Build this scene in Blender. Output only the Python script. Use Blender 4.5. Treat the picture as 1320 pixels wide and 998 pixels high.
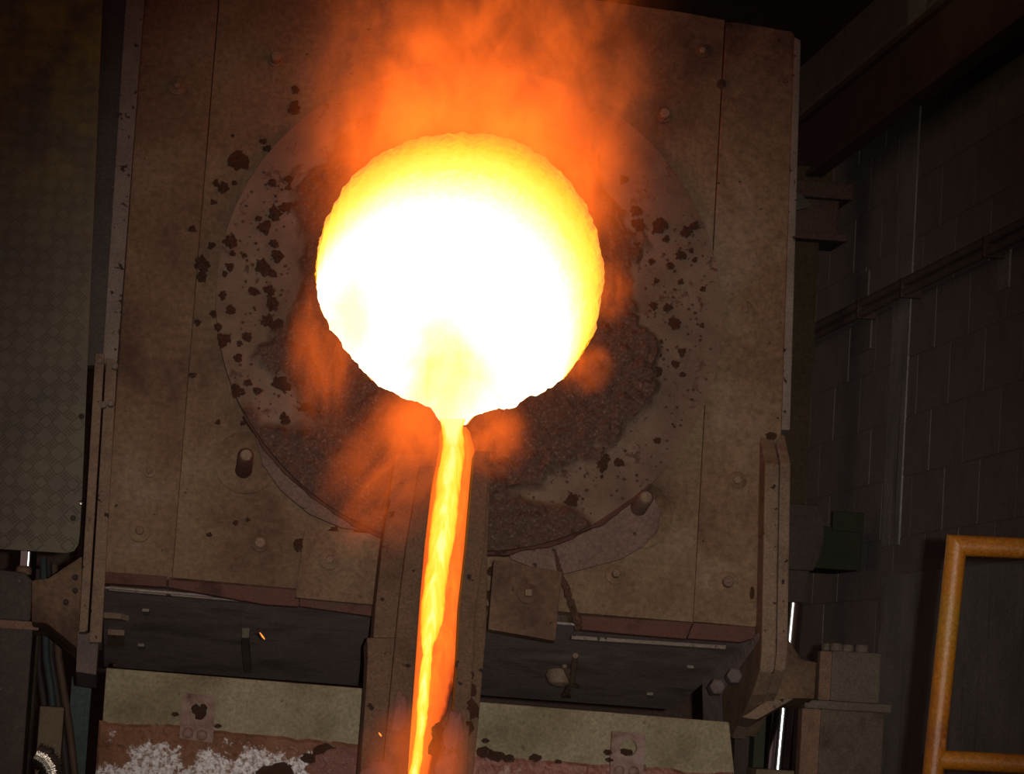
import bpy, bmesh, math, random
from mathutils import Vector, Matrix, noise as mnoise

for o in list(bpy.data.objects):
    bpy.data.objects.remove(o, do_unlink=True)
S = bpy.context.scene
COL = S.collection
random.seed(7)

# ------------------------------------------------------------------ camera
W, H, FPX = 1320.0, 998.0, 4000.0
MOUTH = Vector((0.0, 0.0, 3.0))          # centre of the furnace mouth
TILT = math.radians(10.0)                # furnace top plate leans back from vertical
YAW, PITCH, ROLL = math.radians(6.25), math.radians(5.4), math.radians(3.5)
fwd = Vector((math.sin(YAW) * math.cos(PITCH), math.cos(YAW) * math.cos(PITCH), math.sin(PITCH)))
rt0 = fwd.cross(Vector((0, 0, 1))).normalized()
up0 = rt0.cross(fwd).normalized()
rt = rt0 * math.cos(ROLL) + up0 * math.sin(ROLL)
up = up0 * math.cos(ROLL) - rt0 * math.sin(ROLL)

def ray(px, py):
    return (fwd + rt * ((px - W / 2) / FPX) + up * ((H / 2 - py) / FPX)).normalized()

CAM = MOUTH - ray(592, 347) * 11.1
cd = bpy.data.cameras.new('camera')
cd.sensor_fit = 'HORIZONTAL'
cd.sensor_width = 36.0
cd.lens = 36.0 * FPX / W
cd.clip_end = 200
co = bpy.data.objects.new('camera', cd)
COL.objects.link(co)
co.matrix_world = Matrix.Translation(CAM) @ Matrix((rt, up, -fwd)).transposed().to_4x4()
S.camera = co

# ------------------------------------------------------------------ world, flash, exposure
wd = bpy.data.worlds.new('world')
S.world = wd
wd.use_nodes = True
wd.node_tree.nodes['Background'].inputs[0].default_value = (1.0, 0.58, 0.50, 1)
wd.node_tree.nodes['Background'].inputs[1].default_value = 0.13

fl = bpy.data.lights.new('camera_flash', 'SPOT')
fl.energy = 1750
fl.color = (1.0, 0.89, 0.77)
fl.spot_size = math.radians(25)
fl.spot_blend = 1.0
fl.shadow_soft_size = 0.018
fo = bpy.data.objects.new('camera_flash', fl)
COL.objects.link(fo)
fpos = CAM + rt * 0.11 + up * 0.02
fdir = ray(600, 690)
fo.matrix_world = Matrix.Translation(fpos) @ (-fdir).to_track_quat('Z', 'Y').to_matrix().to_4x4()

S.view_settings.view_transform = 'Standard'
S.view_settings.look = 'None'
S.view_settings.exposure = 0.0
S.view_settings.gamma = 1.0
S.view_settings.use_curve_mapping = False

# ------------------------------------------------------------------ frames of reference
# furnace frame: x = along the plate, y = into the furnace, z = up the plate
F = Matrix.Translation(MOUTH) @ Matrix.Rotation(-TILT, 4, 'X')
FI = F.inverted()

def fl_pt(px, py, w=0.0):
    """point of the furnace frame seen at a photo position, w metres in front of the plate"""
    o = FI @ CAM
    d = FI.to_3x3() @ ray(px, py)
    t = (-w - o.y) / d.y
    return o + d * t

def uv(px, py, w=0.0):
    p = fl_pt(px, py, w)
    return (p.x, p.z)

def wy(px, py, Y):
    d = ray(px, py)
    return CAM + d * ((Y - CAM.y) / d.y)

def wx(px, py, X):
    d = ray(px, py)
    return CAM + d * ((X - CAM.x) / d.x)

# ------------------------------------------------------------------ materials
MATS = {}

def lnk(nt, a, b):
    nt.links.new(a, b)

def ramp(nt, fac, stops):
    r = nt.nodes.new('ShaderNodeValToRGB')
    e = r.color_ramp.elements
    while len(e) < len(stops):
        e.new(0.5)
    for i, (p, c) in enumerate(stops):
        e[i].position = p
        e[i].color = (*c, 1)
    if fac is not None:
        lnk(nt, fac, r.inputs[0])
    return r.outputs[0]

def noise(nt, vec, scale, detail=6, rough=0.6, dist=0.0, mp=None):
    n = nt.nodes.new('ShaderNodeTexNoise')
    n.inputs['Scale'].default_value = scale
    n.inputs['Detail'].default_value = detail
    n.inputs['Roughness'].default_value = rough
    n.inputs['Distortion'].default_value = dist
    if mp:
        m = nt.nodes.new('ShaderNodeMapping')
        m.inputs['Scale'].default_value = mp
        lnk(nt, vec, m.inputs[0])
        vec = m.outputs[0]
    lnk(nt, vec, n.inputs['Vector'])
    return n.outputs['Fac']

def mathn(nt, op, a, b=None, c=None, clamp=False):
    n = nt.nodes.new('ShaderNodeMath')
    n.operation = op
    n.use_clamp = clamp
    for i, v in enumerate((a, b, c)):
        if v is None:
            continue
        if isinstance(v, (int, float)):
            n.inputs[i].default_value = v
        else:
            lnk(nt, v, n.inputs[i])
    return n.outputs[0]

def mixc(nt, fac, a, b):
    n = nt.nodes.new('ShaderNodeMix')
    n.data_type = 'RGBA'
    if isinstance(fac, (int, float)):
        n.inputs[0].default_value = fac
    else:
        lnk(nt, fac, n.inputs[0])
    for i, v in ((6, a), (7, b)):
        if isinstance(v, tuple):
            n.inputs[i].default_value = (*v, 1)
        else:
            lnk(nt, v, n.inputs[i])
    return n.outputs[2]

def newmat(name):
    m = bpy.data.materials.new(name)
    m.use_nodes = True
    nt = m.node_tree
    b = nt.nodes['Principled BSDF']
    tc = nt.nodes.new('ShaderNodeTexCoord')
    MATS[name] = m
    return m, nt, b, tc.outputs['Object']

def rough_metal(name, cols, scale=3.0, rough=0.75, bump=0.25, bscale=60, spots=None, spot_col=(0.03, 0.015, 0.01),
                spot_lo=0.66, streak=None, metal=0.0, grain=0.35, spec=0.3):
    m, nt, b, v = newmat(name)
    n1 = noise(nt, v, scale, 8, 0.62, 0.3)
    k = len(cols)
    c = ramp(nt, n1, [(0.35 + 0.30 * i / max(1, k - 1), cols[i]) for i in range(k)])
    g = noise(nt, v, scale * 26, 4, 0.75)
    gr = ramp(nt, g, [(0.3, (1 - grain,) * 3), (0.7, (1 + grain,) * 3)])
    mu = nt.nodes.new('ShaderNodeMix')
    mu.data_type = 'RGBA'
    mu.blend_type = 'MULTIPLY'
    mu.inputs[0].default_value = 1.0
    lnk(nt, c, mu.inputs[6])
    lnk(nt, gr, mu.inputs[7])
    c = mu.outputs[2]
    if streak:
        sn = noise(nt, v, 1.0, 5, 0.7, 0, streak[0])
        f = ramp(nt, sn, [(streak[2], (0, 0, 0)), (streak[2] + 0.12, (1, 1, 1))])
        c = mixc(nt, f, c, streak[1])
    if spots:
        sp = noise(nt, v, spots, 3, 0.55)
        f = ramp(nt, sp, [(spot_lo, (0, 0, 0)), (spot_lo + 0.03, (1, 1, 1))])
        c = mixc(nt, f, c, spot_col)
    lnk(nt, c, b.inputs['Base Color'])
    b.inputs['Roughness'].default_value = rough
    b.inputs['Metallic'].default_value = metal
    b.inputs['Specular IOR Level'].default_value = spec
    bn = noise(nt, v, bscale, 6, 0.7)
    bp = nt.nodes.new('ShaderNodeBump')
    bp.inputs['Strength'].default_value = bump
    bp.inputs['Distance'].default_value = 0.02
    lnk(nt, bn, bp.inputs['Height'])
    lnk(nt, bp.outputs[0], b.inputs['Normal'])
    return m

rough_metal('plate', [(.075, .040, .025), (.138, .080, .049), (.165, .105, .060), (.205, .140, .095)], 1.7, .72, .18, 70,
            spots=24, spot_lo=.70)
rough_metal('plate_olive', [(.085, .047, .029), (.142, .086, .051), (.172, .114, .065), (.200, .135, .090)], 1.9, .72, .18, 70,
            spots=20, spot_lo=.71)
rough_metal('plate_pink', [(.10, .062, .048), (.155, .098, .077), (.13, .082, .064)], 3.5, .7, .2, 60, spots=26, spot_lo=.68)
rough_metal('red_edge', [(.055, .024, .019), (.11, .046, .036), (.085, .048, .037)], 7, .8, .35, 90)
rough_metal('bar', [(.14, .09, .06), (.20, .14, .095), (.16, .095, .07)], 5, .7, .25, 80, spots=30, spot_lo=.66)
rough_metal('bar_light', [(.15, .12, .10), (.21, .175, .15)], 6, .6, .3, 90, spots=40, spot_lo=.64)
rough_metal('underside', [(.17, .130, .128), (.30, .240, .235), (.22, .172, .172)], 3, .7, .3, 40,
            streak=((.8, 1, 16), (.40, .33, .32), .60))
rough_metal('grey_purple', [(.10, .075, .072), (.15, .115, .11)], 5, .7, .3, 60)
rough_metal('soot', [(.04, .028, .025), (.06, .043, .038)], 5, .85, .3, 50)
rough_metal('apron', [(.13, .10, .06), (.20, .165, .10), (.25, .215, .14), (.20, .16, .10)], 2.8, .7, .15, 80,
            spots=10, spot_col=(.10, .075, .045), spot_lo=.66)
rough_metal('lug_rust', [(.10, .055, .045), (.22, .135, .11), (.30, .21, .185)], 14, .7, .4, 90)
rough_metal('slag', [(.045, .022, .014), (.11, .053, .032), (.07, .036, .024)], 22, .30, .7, 120, spec=.6)
rough_metal('launder_steel', [(.095, .056, .036), (.14, .085, .054), (.12, .078, .050)], 4, .75, .3, 60, spots=16, spot_lo=.67)
rough_metal('launder_lining', [(.10, .05, .035), (.16, .085, .06)], 9, .85, .6, 60)
rough_metal('pink_refractory', [(.26, .12, .10), (.38, .20, .165), (.30, .16, .135)], 12, .85, .7, 50)
rough_metal('post_steel', [(.065, .048, .036), (.125, .098, .073), (.10, .076, .058)], 6, .75, .5, 50, spots=18, spot_col=(.15, .11, .08), spot_lo=.68)
rough_metal('post_red', [(.17, .10, .07), (.25, .15, .105), (.21, .13, .09)], 6, .75, .4, 60)
rough_metal('cap_steel', [(.10, .082, .062), (.145, .12, .092)], 5, .7, .4, 60)
rough_metal('left_post', [(.060, .045, .040), (.085, .066, .058)], 4, .7, .2, 60, spots=40, spot_lo=.72, spot_col=(.2, .16, .14))
rough_metal('beam_dark', [(.085, .052, .046), (.12, .072, .062)], 3, .8, .2, 40)
rough_metal('column_brown', [(.060, .042, .022), (.085, .06, .03)], 2, .8, .2, 40)
rough_metal('ceiling_dark', [(.10, .068, .060), (.14, .095, .082)], 2, .9, .2, 20)
rough_metal('block', [(.22, .190, .178), (.30, .262, .246), (.26, .226, .214)], 2.4, .9, .5, 55,
            streak=((9, 9, .5), (.13, .112, .106), .58))
rough_metal('mortar', [(.20, .175, .165), (.25, .22, .205)], 5, .95, .4, 50)
rough_metal('concrete', [(.30, .285, .275), (.42, .40, .385)], 3, .9, .5, 40, streak=((12, 12, .6), (.20, .188, .18), .55))
rough_metal('conduit', [(.15, .115, .105), (.22, .175, .16)], 6, .6, .2, 60)
rough_metal('hose', [(.03, .026, .026), (.05, .04, .035)], 10, .6, .2, 60)
rough_metal('hose_brown', [(.08, .05, .03), (.11, .07, .045)], 10, .6, .2, 60)
rough_metal('hose_teal', [(.03, .05, .05), (.045, .07, .07)], 10, .6, .2, 60)
rough_metal('teal_steel', [(.050, .072, .072), (.075, .10, .10)], 3, .7, .2, 60, streak=((14, 14, 1.2), (.09, .115, .115), .62))
rough_metal('tan_box', [(.15, .105, .065), (.21, .155, .10)], 6, .7, .2, 60, spots=50, spot_lo=.68, spot_col=(.27, .22, .16))
rough_metal('green_steel', [(.022, .027, .015), (.034, .040, .022)], 5, .7, .2, 60)
rough_metal('foil', [(.6, .56, .5), (.75, .7, .63)], 8, .25, .2, 60, metal=1.0)
rough_metal('yellow_paint', [(.21, .066, .006), (.31, .110, .007), (.28, .132, .012)], 5, .42, .15, 70, spots=22,
            spot_col=(.36, .13, .03), spot_lo=.64, spec=.5)
rough_metal('floor_dirt', [(.05, .042, .038), (.08, .065, .058)], 2, .95, .4, 30)
m, nt, b, v = newmat('chrome')
b.inputs['Base Color'].default_value = (.62, .64, .68, 1)
b.inputs['Metallic'].default_value = 1
b.inputs['Roughness'].default_value = .16

# checker plate: dull grey-olive with the worn remains of yellow paint
m, nt, b, v = newmat('checker')
n1 = noise(nt, v, 2.2, 7, .65)
c = ramp(nt, n1, [(.3, (.072, .058, .046)), (.5, (.108, .090, .058)), (.72, (.135, .118, .068))])
sx = nt.nodes.new('ShaderNodeSeparateXYZ')
lnk(nt, v, sx.inputs[0])
pn = noise(nt, v, 5, 6, .7)
hz = mathn(nt, 'MULTIPLY_ADD', sx.outputs[2], .75, .06)
pf = mathn(nt, 'MULTIPLY', ramp(nt, pn, [(.42, (0, 0, 0)), (.62, (1, 1, 1))]), hz, clamp=True)
c = mixc(nt, pf, c, (.30, .245, .035))
lnk(nt, c, b.inputs['Base Color'])
b.inputs['Roughness'].default_value = .55
bp = nt.nodes.new('ShaderNodeBump')
bp.inputs['Strength'].default_value = .2
bp.inputs['Distance'].default_value = .01
lnk(nt, noise(nt, v, 80, 4, .7), bp.inputs['Height'])
lnk(nt, bp.outputs[0], b.inputs['Normal'])

# refractory cap around the mouth: pinkish cement with dark granular slag fused on in patches
m, nt, b, v = newmat('cap_cement')
n1 = noise(nt, v, 3.2, 8, .65, .4)
c = ramp(nt, n1, [(.3, (.095, .058, .040)), (.5, (.160, .103, .071)), (.7, (.225, .155, .115))])
pn = noise(nt, v, 13, 6, .72, .5)
c = mixc(nt, ramp(nt, pn, [(.58, (0, 0, 0)), (.64, (1, 1, 1))]), c, (.085, .042, .028))
gn = noise(nt, v, 95, 3, .8)
c2 = ramp(nt, gn, [(.35, (.040, .020, .013)), (.58, (.095, .050, .033)), (.72, (.22, .155, .12))])
at = nt.nodes.new('ShaderNodeAttribute')
at.attribute_name = 'crust'
c = mixc(nt, at.outputs['Fac'], c, c2)
lnk(nt, c, b.inputs['Base Color'])
b.inputs['Roughness'].default_value = .6
bp = nt.nodes.new('ShaderNodeBump')
bp.inputs['Strength'].default_value = .5
bp.inputs['Distance'].default_value = .02
lnk(nt, noise(nt, v, 70, 6, .75), bp.inputs['Height'])
lnk(nt, bp.outputs[0], b.inputs['Normal'])

# crusted lower apron: rust with white lime-like deposits
m, nt, b, v = newmat('apron_crust')
n1 = noise(nt, v, 5, 8, .7, .3)
c = ramp(nt, n1, [(.3, (.14, .06, .035)), (.5, (.25, .115, .065)), (.72, (.30, .17, .11))])
pn = noise(nt, v, 14, 8, .75, .5)
gn = noise(nt, v, 60, 3, .8)
at = nt.nodes.new('ShaderNodeAttribute')
at.attribute_name = 'lime'
wq = mathn(nt, 'ADD', at.outputs['Fac'], mathn(nt, 'MULTIPLY_ADD', pn, 4.2, -2.1))
wf = mathn(nt, 'MULTIPLY', ramp(nt, wq, [(.42, (0, 0, 0)), (.60, (1, 1, 1))]), ramp(nt, gn, [(.38, (.12, .12, .12)), (.55, (1, 1, 1))]))
c = mixc(nt, wf, c, (.92, .92, .95))
lnk(nt, c, b.inputs['Base Color'])
b.inputs['Roughness'].default_value = .6
bp = nt.nodes.new('ShaderNodeBump')
bp.inputs['Strength'].default_value = .7
bp.inputs['Distance'].default_value = .02
lnk(nt, noise(nt, v, 50, 6, .75), bp.inputs['Height'])
lnk(nt, bp.outputs[0], b.inputs['Normal'])
rough_metal('apron_crust_red', [(.20, .075, .06), (.38, .20, .165), (.28, .10, .08), (.50, .36, .32)], 11, .75, .7, 50)

def emissive(name, build, base=(.05, .02, .01)):
    m, nt, b, v = newmat(name)
    b.inputs['Base Color'].default_value = (*base, 1)
    b.inputs['Roughness'].default_value = .8
    col = build(nt, v)
    lnk(nt, col, b.inputs['Emission Color'])
    b.inputs['Emission Strength'].default_value = 1.0
    return m

# glowing crucible wall: the lining is hotter the deeper it lies
def cavity(nt, v):
    s = nt.nodes.new('ShaderNodeSeparateXYZ')
    lnk(nt, v, s.inputs[0])
    g = noise(nt, v, 34, 5, .8)
    d = mathn(nt, 'MULTIPLY_ADD', mathn(nt, 'SUBTRACT', g, .5), .34, mathn(nt, 'ADD', s.outputs[1], .05))
    return ramp(nt, d, [(.0, (.9, .20, .004)), (.06, (1.0, .48, .005)), (.16, (1.25, .80, .014)), (.36, (1.5, 1.05, .11)),
                        (.60, (1.9, 1.5, .62)), (.85, (2.3, 2.0, 1.35))])
emissive('hot_wall', cavity)

def hot_back(nt, v):
    n = noise(nt, v, 2.4, 4, .6, .8)
    return ramp(nt, n, [(.30, (2.3, 2.0, 1.35)), (.5, (2.2, 1.9, 1.2)), (.68, (2.0, 1.55, .78))])
emissive('hot_back', hot_back)

def stream_core(nt, v):
    n = noise(nt, v, 1.0, 6, .65, .3, (34, 34, 3.0))
    a = nt.nodes.new('ShaderNodeAttribute')
    a.attribute_name = 'hotness'
    t = mathn(nt, 'ADD', mathn(nt, 'MULTIPLY_ADD', n, 1.1, -.55), a.outputs['Fac'])
    return ramp(nt, t, [(.0, (.95, .16, .012)), (.25, (1.1, .42, .02)), (.5, (1.2, .72, .035)), (.72, (1.3, .92, .08)), (1.0, (1.6, 1.3, .45))])
emissive('stream_core', stream_core)

def stream_film(nt, v):
    n = noise(nt, v, 1.0, 6, .7, .4, (26, 26, 4.0))
    a = nt.nodes.new('ShaderNodeAttribute')
    a.attribute_name = 'hotness'
    t = mathn(nt, 'ADD', mathn(nt, 'MULTIPLY_ADD', n, .8, -.4), a.outputs['Fac'])
    return ramp(nt, t, [(.0, (.03, .004, .001)), (.16, (.28, .03, .004)), (.38, (.85, .10, .008)), (.75, (1.0, .17, .012)), (1.0, (1.1, .30, .015))])
emissive('stream_film', stream_film)

def spark_col(nt, v):
    return ramp(nt, noise(nt, v, 40, 2), [(.3, (1.2, .22, .03)), (.7, (1.6, .5, .08))])
emissive('spark', spark_col)

# ------------------------------------------------------------------ mesh helpers
class MB:
    def __init__(self):
        self.v, self.f = [], []
    def add(self, vs, fs):
        k = len(self.v)
        self.v += [Vector(p) for p in vs]
        self.f += [tuple(i + k for i in f) for f in fs]
    def prism(self, poly, a0, a1, axis='y'):
        """extrude a polygon; poly in (x,z) for axis y, (y,z) for axis x, (x,y) for axis z"""
        n = len(poly)
        def P(p, a):
            return {'y': (p[0], a, p[1]), 'x': (a, p[0], p[1]), 'z': (p[0], p[1], a)}[axis]
        vs = [P(p, a0) for p in poly] + [P(p, a1) for p in poly]
        fs = [tuple(range(n)), tuple(range(2 * n - 1, n - 1, -1))]
        fs += [(i, i + n, (i + 1) % n + n, (i + 1) % n) for i in range(n)]
        self.add(vs, fs)
    def box(self, x0, x1, y0, y1, z0, z1):
        self.prism([(x0, z0), (x1, z0), (x1, z1), (x0, z1)], y0, y1)
    def tube(self, path, r, n=14, caps=True):
        path = [Vector(p) for p in path]
        rings = []
        for i, p in enumerate(path):
            d = (path[min(i + 1, len(path) - 1)] - path[max(i - 1, 0)]).normalized()
            a = d.cross(Vector((0, 0, 1)) if abs(d.z) < .9 else Vector((1, 0, 0))).normalized()
            b = d.cross(a)
            rr = r[i] if isinstance(r, (list, tuple)) else r
            rings.append([p + (a * math.cos(2 * math.pi * k / n) + b * math.sin(2 * math.pi * k / n)) * rr for k in range(n)])
        vs = [q for rg in rings for q in rg]
        fs = []
        for i in range(len(path) - 1):
            for k in range(n):
                fs.append((i * n + k, i * n + (k + 1) % n, (i + 1) * n + (k + 1) % n, (i + 1) * n + k))
        if caps:
            fs.append(tuple(range(n - 1, -1, -1)))
            fs.append(tuple((len(path) - 1) * n + k for k in range(n)))
        self.add(vs, fs)
    def lathe(self, prof, c, n=28, axis='y'):
        """profile of (radius, height) turned round an axis through c"""
        c = Vector(c)
        vs, fs = [], []
        for (r, h) in prof:
            for k in range(n):
                a = 2 * math.pi * k / n
                if axis == 'y':
                    vs.append(c + Vector((r * math.cos(a), -h, r * math.sin(a))))
                elif axis == 'z':
                    vs.append(c + Vector((r * math.cos(a), r * math.sin(a), h)))
                else:
                    vs.append(c + Vector((h, r * math.cos(a), r * math.sin(a))))
        m = len(prof)
        for i in range(m - 1):
            for k in range(n):
                fs.append((i * n + k, i * n + (k + 1) % n, (i + 1) * n + (k + 1) % n, (i + 1) * n + k))
        fs.append(tuple(range(n - 1, -1, -1)))
        fs.append(tuple((m - 1) * n + k for k in range(n)))
        self.add(vs, fs)
    def build(self, name, mat, parent=None, bevel=0.0, smooth=False, matrix=None, origin=None):
        me = bpy.data.meshes.new(name)
        vs = self.v
        if origin is not None:
            vs = [p - Vector(origin) for p in vs]
        me.from_pydata([tuple(p) for p in vs], [], self.f)
        bm = bmesh.new()
        bm.from_mesh(me)
        bmesh.ops.recalc_face_normals(bm, faces=bm.faces)
        if bevel:
            es = [e for e in bm.edges if len(e.link_faces) == 2 and e.calc_face_angle(0) > .5]
            bmesh.ops.bevel(bm, geom=es, offset=bevel, segments=2, affect='EDGES', profile=.6, clamp_overlap=True)
        bm.to_mesh(me)
        bm.free()
        if smooth:
            for p in me.polygons:
                p.use_smooth = True
            try:
                me.set_sharp_from_angle(angle=math.radians(40))
            except Exception:
                pass
        o = bpy.data.objects.new(name, me)
        COL.objects.link(o)
        if mat:
            me.materials.append(MATS[mat])
        if parent:
            o.parent = parent
        if matrix is not None:
            o.matrix_world = matrix
        if origin is not None:
            o.location = Vector(origin)
        return o

def empty(name, loc=(0, 0, 0), matrix=None):
    o = bpy.data.objects.new(name, None)
    COL.objects.link(o)
    if matrix is not None:
        o.matrix_world = matrix
    else:
        o.location = loc
    o.empty_display_size = .1
    return o

def tag(o, label=None, cat=None, group=None, kind=None):
    if label:
        o['label'] = label
    if cat:
        o['category'] = cat
    if group:
        o['group'] = group
    if kind:
        o['kind'] = kind
    return o

def part(name, mat, parent, fn, bevel=0.0, smooth=False):
    m = MB()
    fn(m)
    return m.build(name, mat, parent, bevel, smooth)

def fbm(p, o=5):
    return mnoise.fractal(p, 1.0, 2.0, o)

# ------------------------------------------------------------------ the hall
XW = 2.60          # face of the block wall on the right
ZC = 5.30          # underside of the roof
YB = 8.5           # back wall
m = MB(); m.box(-8, XW + .4, -12, YB + .3, -.2, 0)
tag(m.build('floor', 'floor_dirt'), kind='structure')
m = MB(); m.box(-8, XW + .4, -3.0, YB + .3, ZC, ZC + .2)
tag(m.build('ceiling', 'ceiling_dark'), kind='structure')
m = MB(); m.box(-8, XW + .4, YB, YB + .3, 0, ZC)
tag(m.build('wall_back', 'ceiling_dark'), kind='structure')
m = MB(); m.box(XW + .003, XW + .4, -12, YB, 0, ZC)
wall = tag(m.build('wall_right', 'mortar'), kind='structure')
# blocks of the right wall as far as they can be seen; laid in running bond
BL, BH, J = .62, .295, .007
bm0 = MB(); bm0.box(0, .05, J / 2, BL - J / 2, J / 2, BH - J / 2)
blk = None
z = 1.185
row = 0
def in_view(p):
    d = p - CAM
    x = d.dot(rt) / d.dot(fwd) * FPX + W / 2
    y = H / 2 - d.dot(up) / d.dot(fwd) * FPX
    return 1000 < x < 1420 and -90 < y < 1100
while z < ZC - .1:
    y = -.6 - (BL / 2 if row % 2 else 0)
    while y < YB - .3:
        if in_view(Vector((XW, y + BL / 2, z + BH / 2))) and z + BH < ZC:
            if blk is None:
                blk = bm0.build('block', 'block', wall, bevel=.0015)
                o = blk
            else:
                o = blk.copy()
                COL.objects.link(o)
            o.parent = wall
            o.location = (XW + random.uniform(-.0015, .0015), y, z)
        y += BL
    z += BH
    row += 1
# concrete plinth at the foot of the wall, in front of the blocks
p0 = wx(1136, 742, XW - .05)
m = MB(); m.box(XW - .05, XW + .01, -6, p0.y, 0, p0.z)
m.build('plinth', 'concrete', wall, bevel=.01)
# shallow pilaster
a = wx(1172, 300, XW - .03); b_ = wx(1150, 300, XW - .03)
m = MB(); m.box(XW - .008, XW + .01, a.y, b_.y, p0.z + .15, ZC)
m.build('pilaster', 'concrete', wall, bevel=.006)

# steel crane beam along the wall
XB = 2.30
t0, t1 = wx(1120, 86, XB), wx(1120, 176, XB)
bh0, bh1 = t1.z, t0.z
be = empty('roof_beam', (XB, 0, bh0))
YE = wx(1036, 200, XB).y + .3
m = MB(); m.box(-.012, .012, -3, YE, .03, bh1 - bh0 - .03); m.build('web', 'beam_dark', be)
m = MB(); m.box(-.045, .045, -3, YE, 0, .03); m.build('bottom_flange', 'beam_dark', be, bevel=.004)
m = MB(); m.box(-.045, .045, -3, YE, bh1 - bh0 - .03, bh1 - bh0); m.build('top_flange', 'beam_dark', be, bevel=.004)
tag(be, 'dark steel roof beam running along the block wall above the conduit', 'beam')

# column with its bearing head under the beam end
yc = 5.0
cx0, cx1 = wy(1000, 480, yc).x, wy(1047, 480, yc).x
zc1 = wy(1040, 312, yc).z
ce = empty('steel_column', ((cx0 + cx1) / 2, yc + .12, 0))
hw = (cx1 - cx0) / 2
m = MB()
m.box(-hw, hw, -.12, -.10, 0, zc1); m.box(-hw, hw, .10, .12, 0, zc1); m.box(-.01, .01, -.10, .10, 0, zc1)
m.build('shaft', 'column_brown', ce)
hx = wy(1080, 280, yc).x - ce.location.x
z1, z2, z3, z4 = (wy(1060, q, yc).z for q in (312, 303, 258, 238))
m = MB(); m.box(-hx - .04, hx + .04, -.2, .2, z1, z2); m.build('base_plate', 'beam_dark', ce, bevel=.004)
m = MB(); m.box(-hx, hx, -.14, .14, z2, z3); m.build('bearing_block', 'beam_dark', ce, bevel=.01)
m = MB(); m.box(-hx - .06, hx + .06, -.2, .2, z3, z4); m.build('cap_plate', 'beam_dark', ce, bevel=.004)
zs = wy(1060, 215, yc).z
m = MB(); m.box(-hx, hx * .8, -.1, .1, z4, zs); m.build('stub', 'column_brown', ce)
m = MB()
q = [wy(x, y, yc - .15) for x, y in ((1021, 246), (1034, 250), (1046, 262), (1045, 266), (1030, 270), (1021, 271))]
m.prism([(p.x - ce.location.x, p.z) for p in q], -.25, -.2)
m.build('gusset', 'cap_steel', ce)
tag(ce, 'brown steel column with stepped bearing head beside the furnace', 'column')

# pair of conduits clipped to the wall
XP = 2.52
e = empty('wall_conduit', (XP, 0, wx(1200, 350, XP).z))
for k, (pa, rr) in enumerate((((1200, 347), .022), ((1200, 361), .020))):
    zz = wx(*pa, XP).z
    m = MB(); m.tube([(0, -3, zz - e.location.z), (0, 8.4, zz - e.location.z)], rr, 12)
    m.build('conduit', 'conduit', e, smooth=True)
for px in (1265, 1105, 1160):
    p = wx(px, 500, XP)
    m = MB(); m.box(-.024, .08, p.y - .02, p.y + .02, -.066, .030)
    m.build('clip', 'beam_dark', e, bevel=.006)
tag(e, 'pair of thin pipes clipped along the dark block wall', 'pipe')
# small boxes on the wall
for i, (x0, y0, x1, y1, lb) in enumerate(((1100, 357, 1115, 385, 'small flat plate on block wall above the pair of pipes'),
                                          (1094, 420, 1118, 449, 'small flat plate on block wall below the pair of pipes'),
                                          (1283, 328, 1296, 370, 'narrow upright plate on block wall under the pipes'))):
    a, b_ = wx(x1, y1, XW - .02), wx(x0, y0, XW - .02)
    m = MB(); m.box(XW - .008, XW + .01, a.y, b_.y, a.z, b_.z)
    o = m.build('wall_plate', 'concrete' if i == 2 else 'mortar', bevel=.004)
    tag(o, lb, 'plate')

# ------------------------------------------------------------------ furnace
fur = empty('furnace', matrix=F)
tag(fur, 'tilted melting furnace with brown steel top plate and round glowing mouth', 'furnace')

TH = .05
def quad(p, w=0.0):
    return [uv(x, y, w) for x, y in p]

# mouth outline (star shaped round the mouth centre)
MO = [(600, 171), (660, 180), (715, 213), (755, 263), (775, 320), (778, 370), (768, 422), (745, 465), (716, 495), (690, 511), (676, 514),
      (660, 527), (636, 530), (612, 537), (598, 549), (583, 551), (568, 545), (556, 530), (540, 522), (520, 514), (500, 505), (480, 490), (455, 464),
      (430, 430), (412, 395), (408, 350), (415, 300), (435, 255), (470, 214), (520, 184), (560, 173)]
mo = [uv(x, y, .06) for x, y in MO]
mpol = sorted((math.atan2(v_, u_), math.hypot(u_, v_)) for u_, v_ in mo)
def mouth_r(a):
    """smooth periodic interpolation of the outline, with a crumbly edge"""
    a = math.atan2(math.sin(a), math.cos(a))
    n = len(mpol)
    i = max([k for k in range(n) if mpol[k][0] <= a], default=n - 1)
    def P(k):
        w = (k // n)
        return (mpol[k % n][0] + 2 * math.pi * w, mpol[k % n][1])
    aa = a if mpol[i][0] <= a else a + 2 * math.pi
    (x0, y0), (x1, y1), (x2, y2), (x3, y3) = P(i - 1), P(i), P(i + 1), P(i + 2)
    h = x2 - x1
    t = (aa - x1) / h
    m1 = (y2 - y0) / (x2 - x0) * h
    m2 = (y3 - y1) / (x3 - x1) * h
    r = (2 * t ** 3 - 3 * t * t + 1) * y1 + (t ** 3 - 2 * t * t + t) * m1 + (3 * t * t - 2 * t ** 3) * y2 + (t ** 3 - t * t) * m2
    return r + .005 * fbm(Vector((math.cos(a) * 17, math.sin(a) * 17, 2)), 5)

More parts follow.
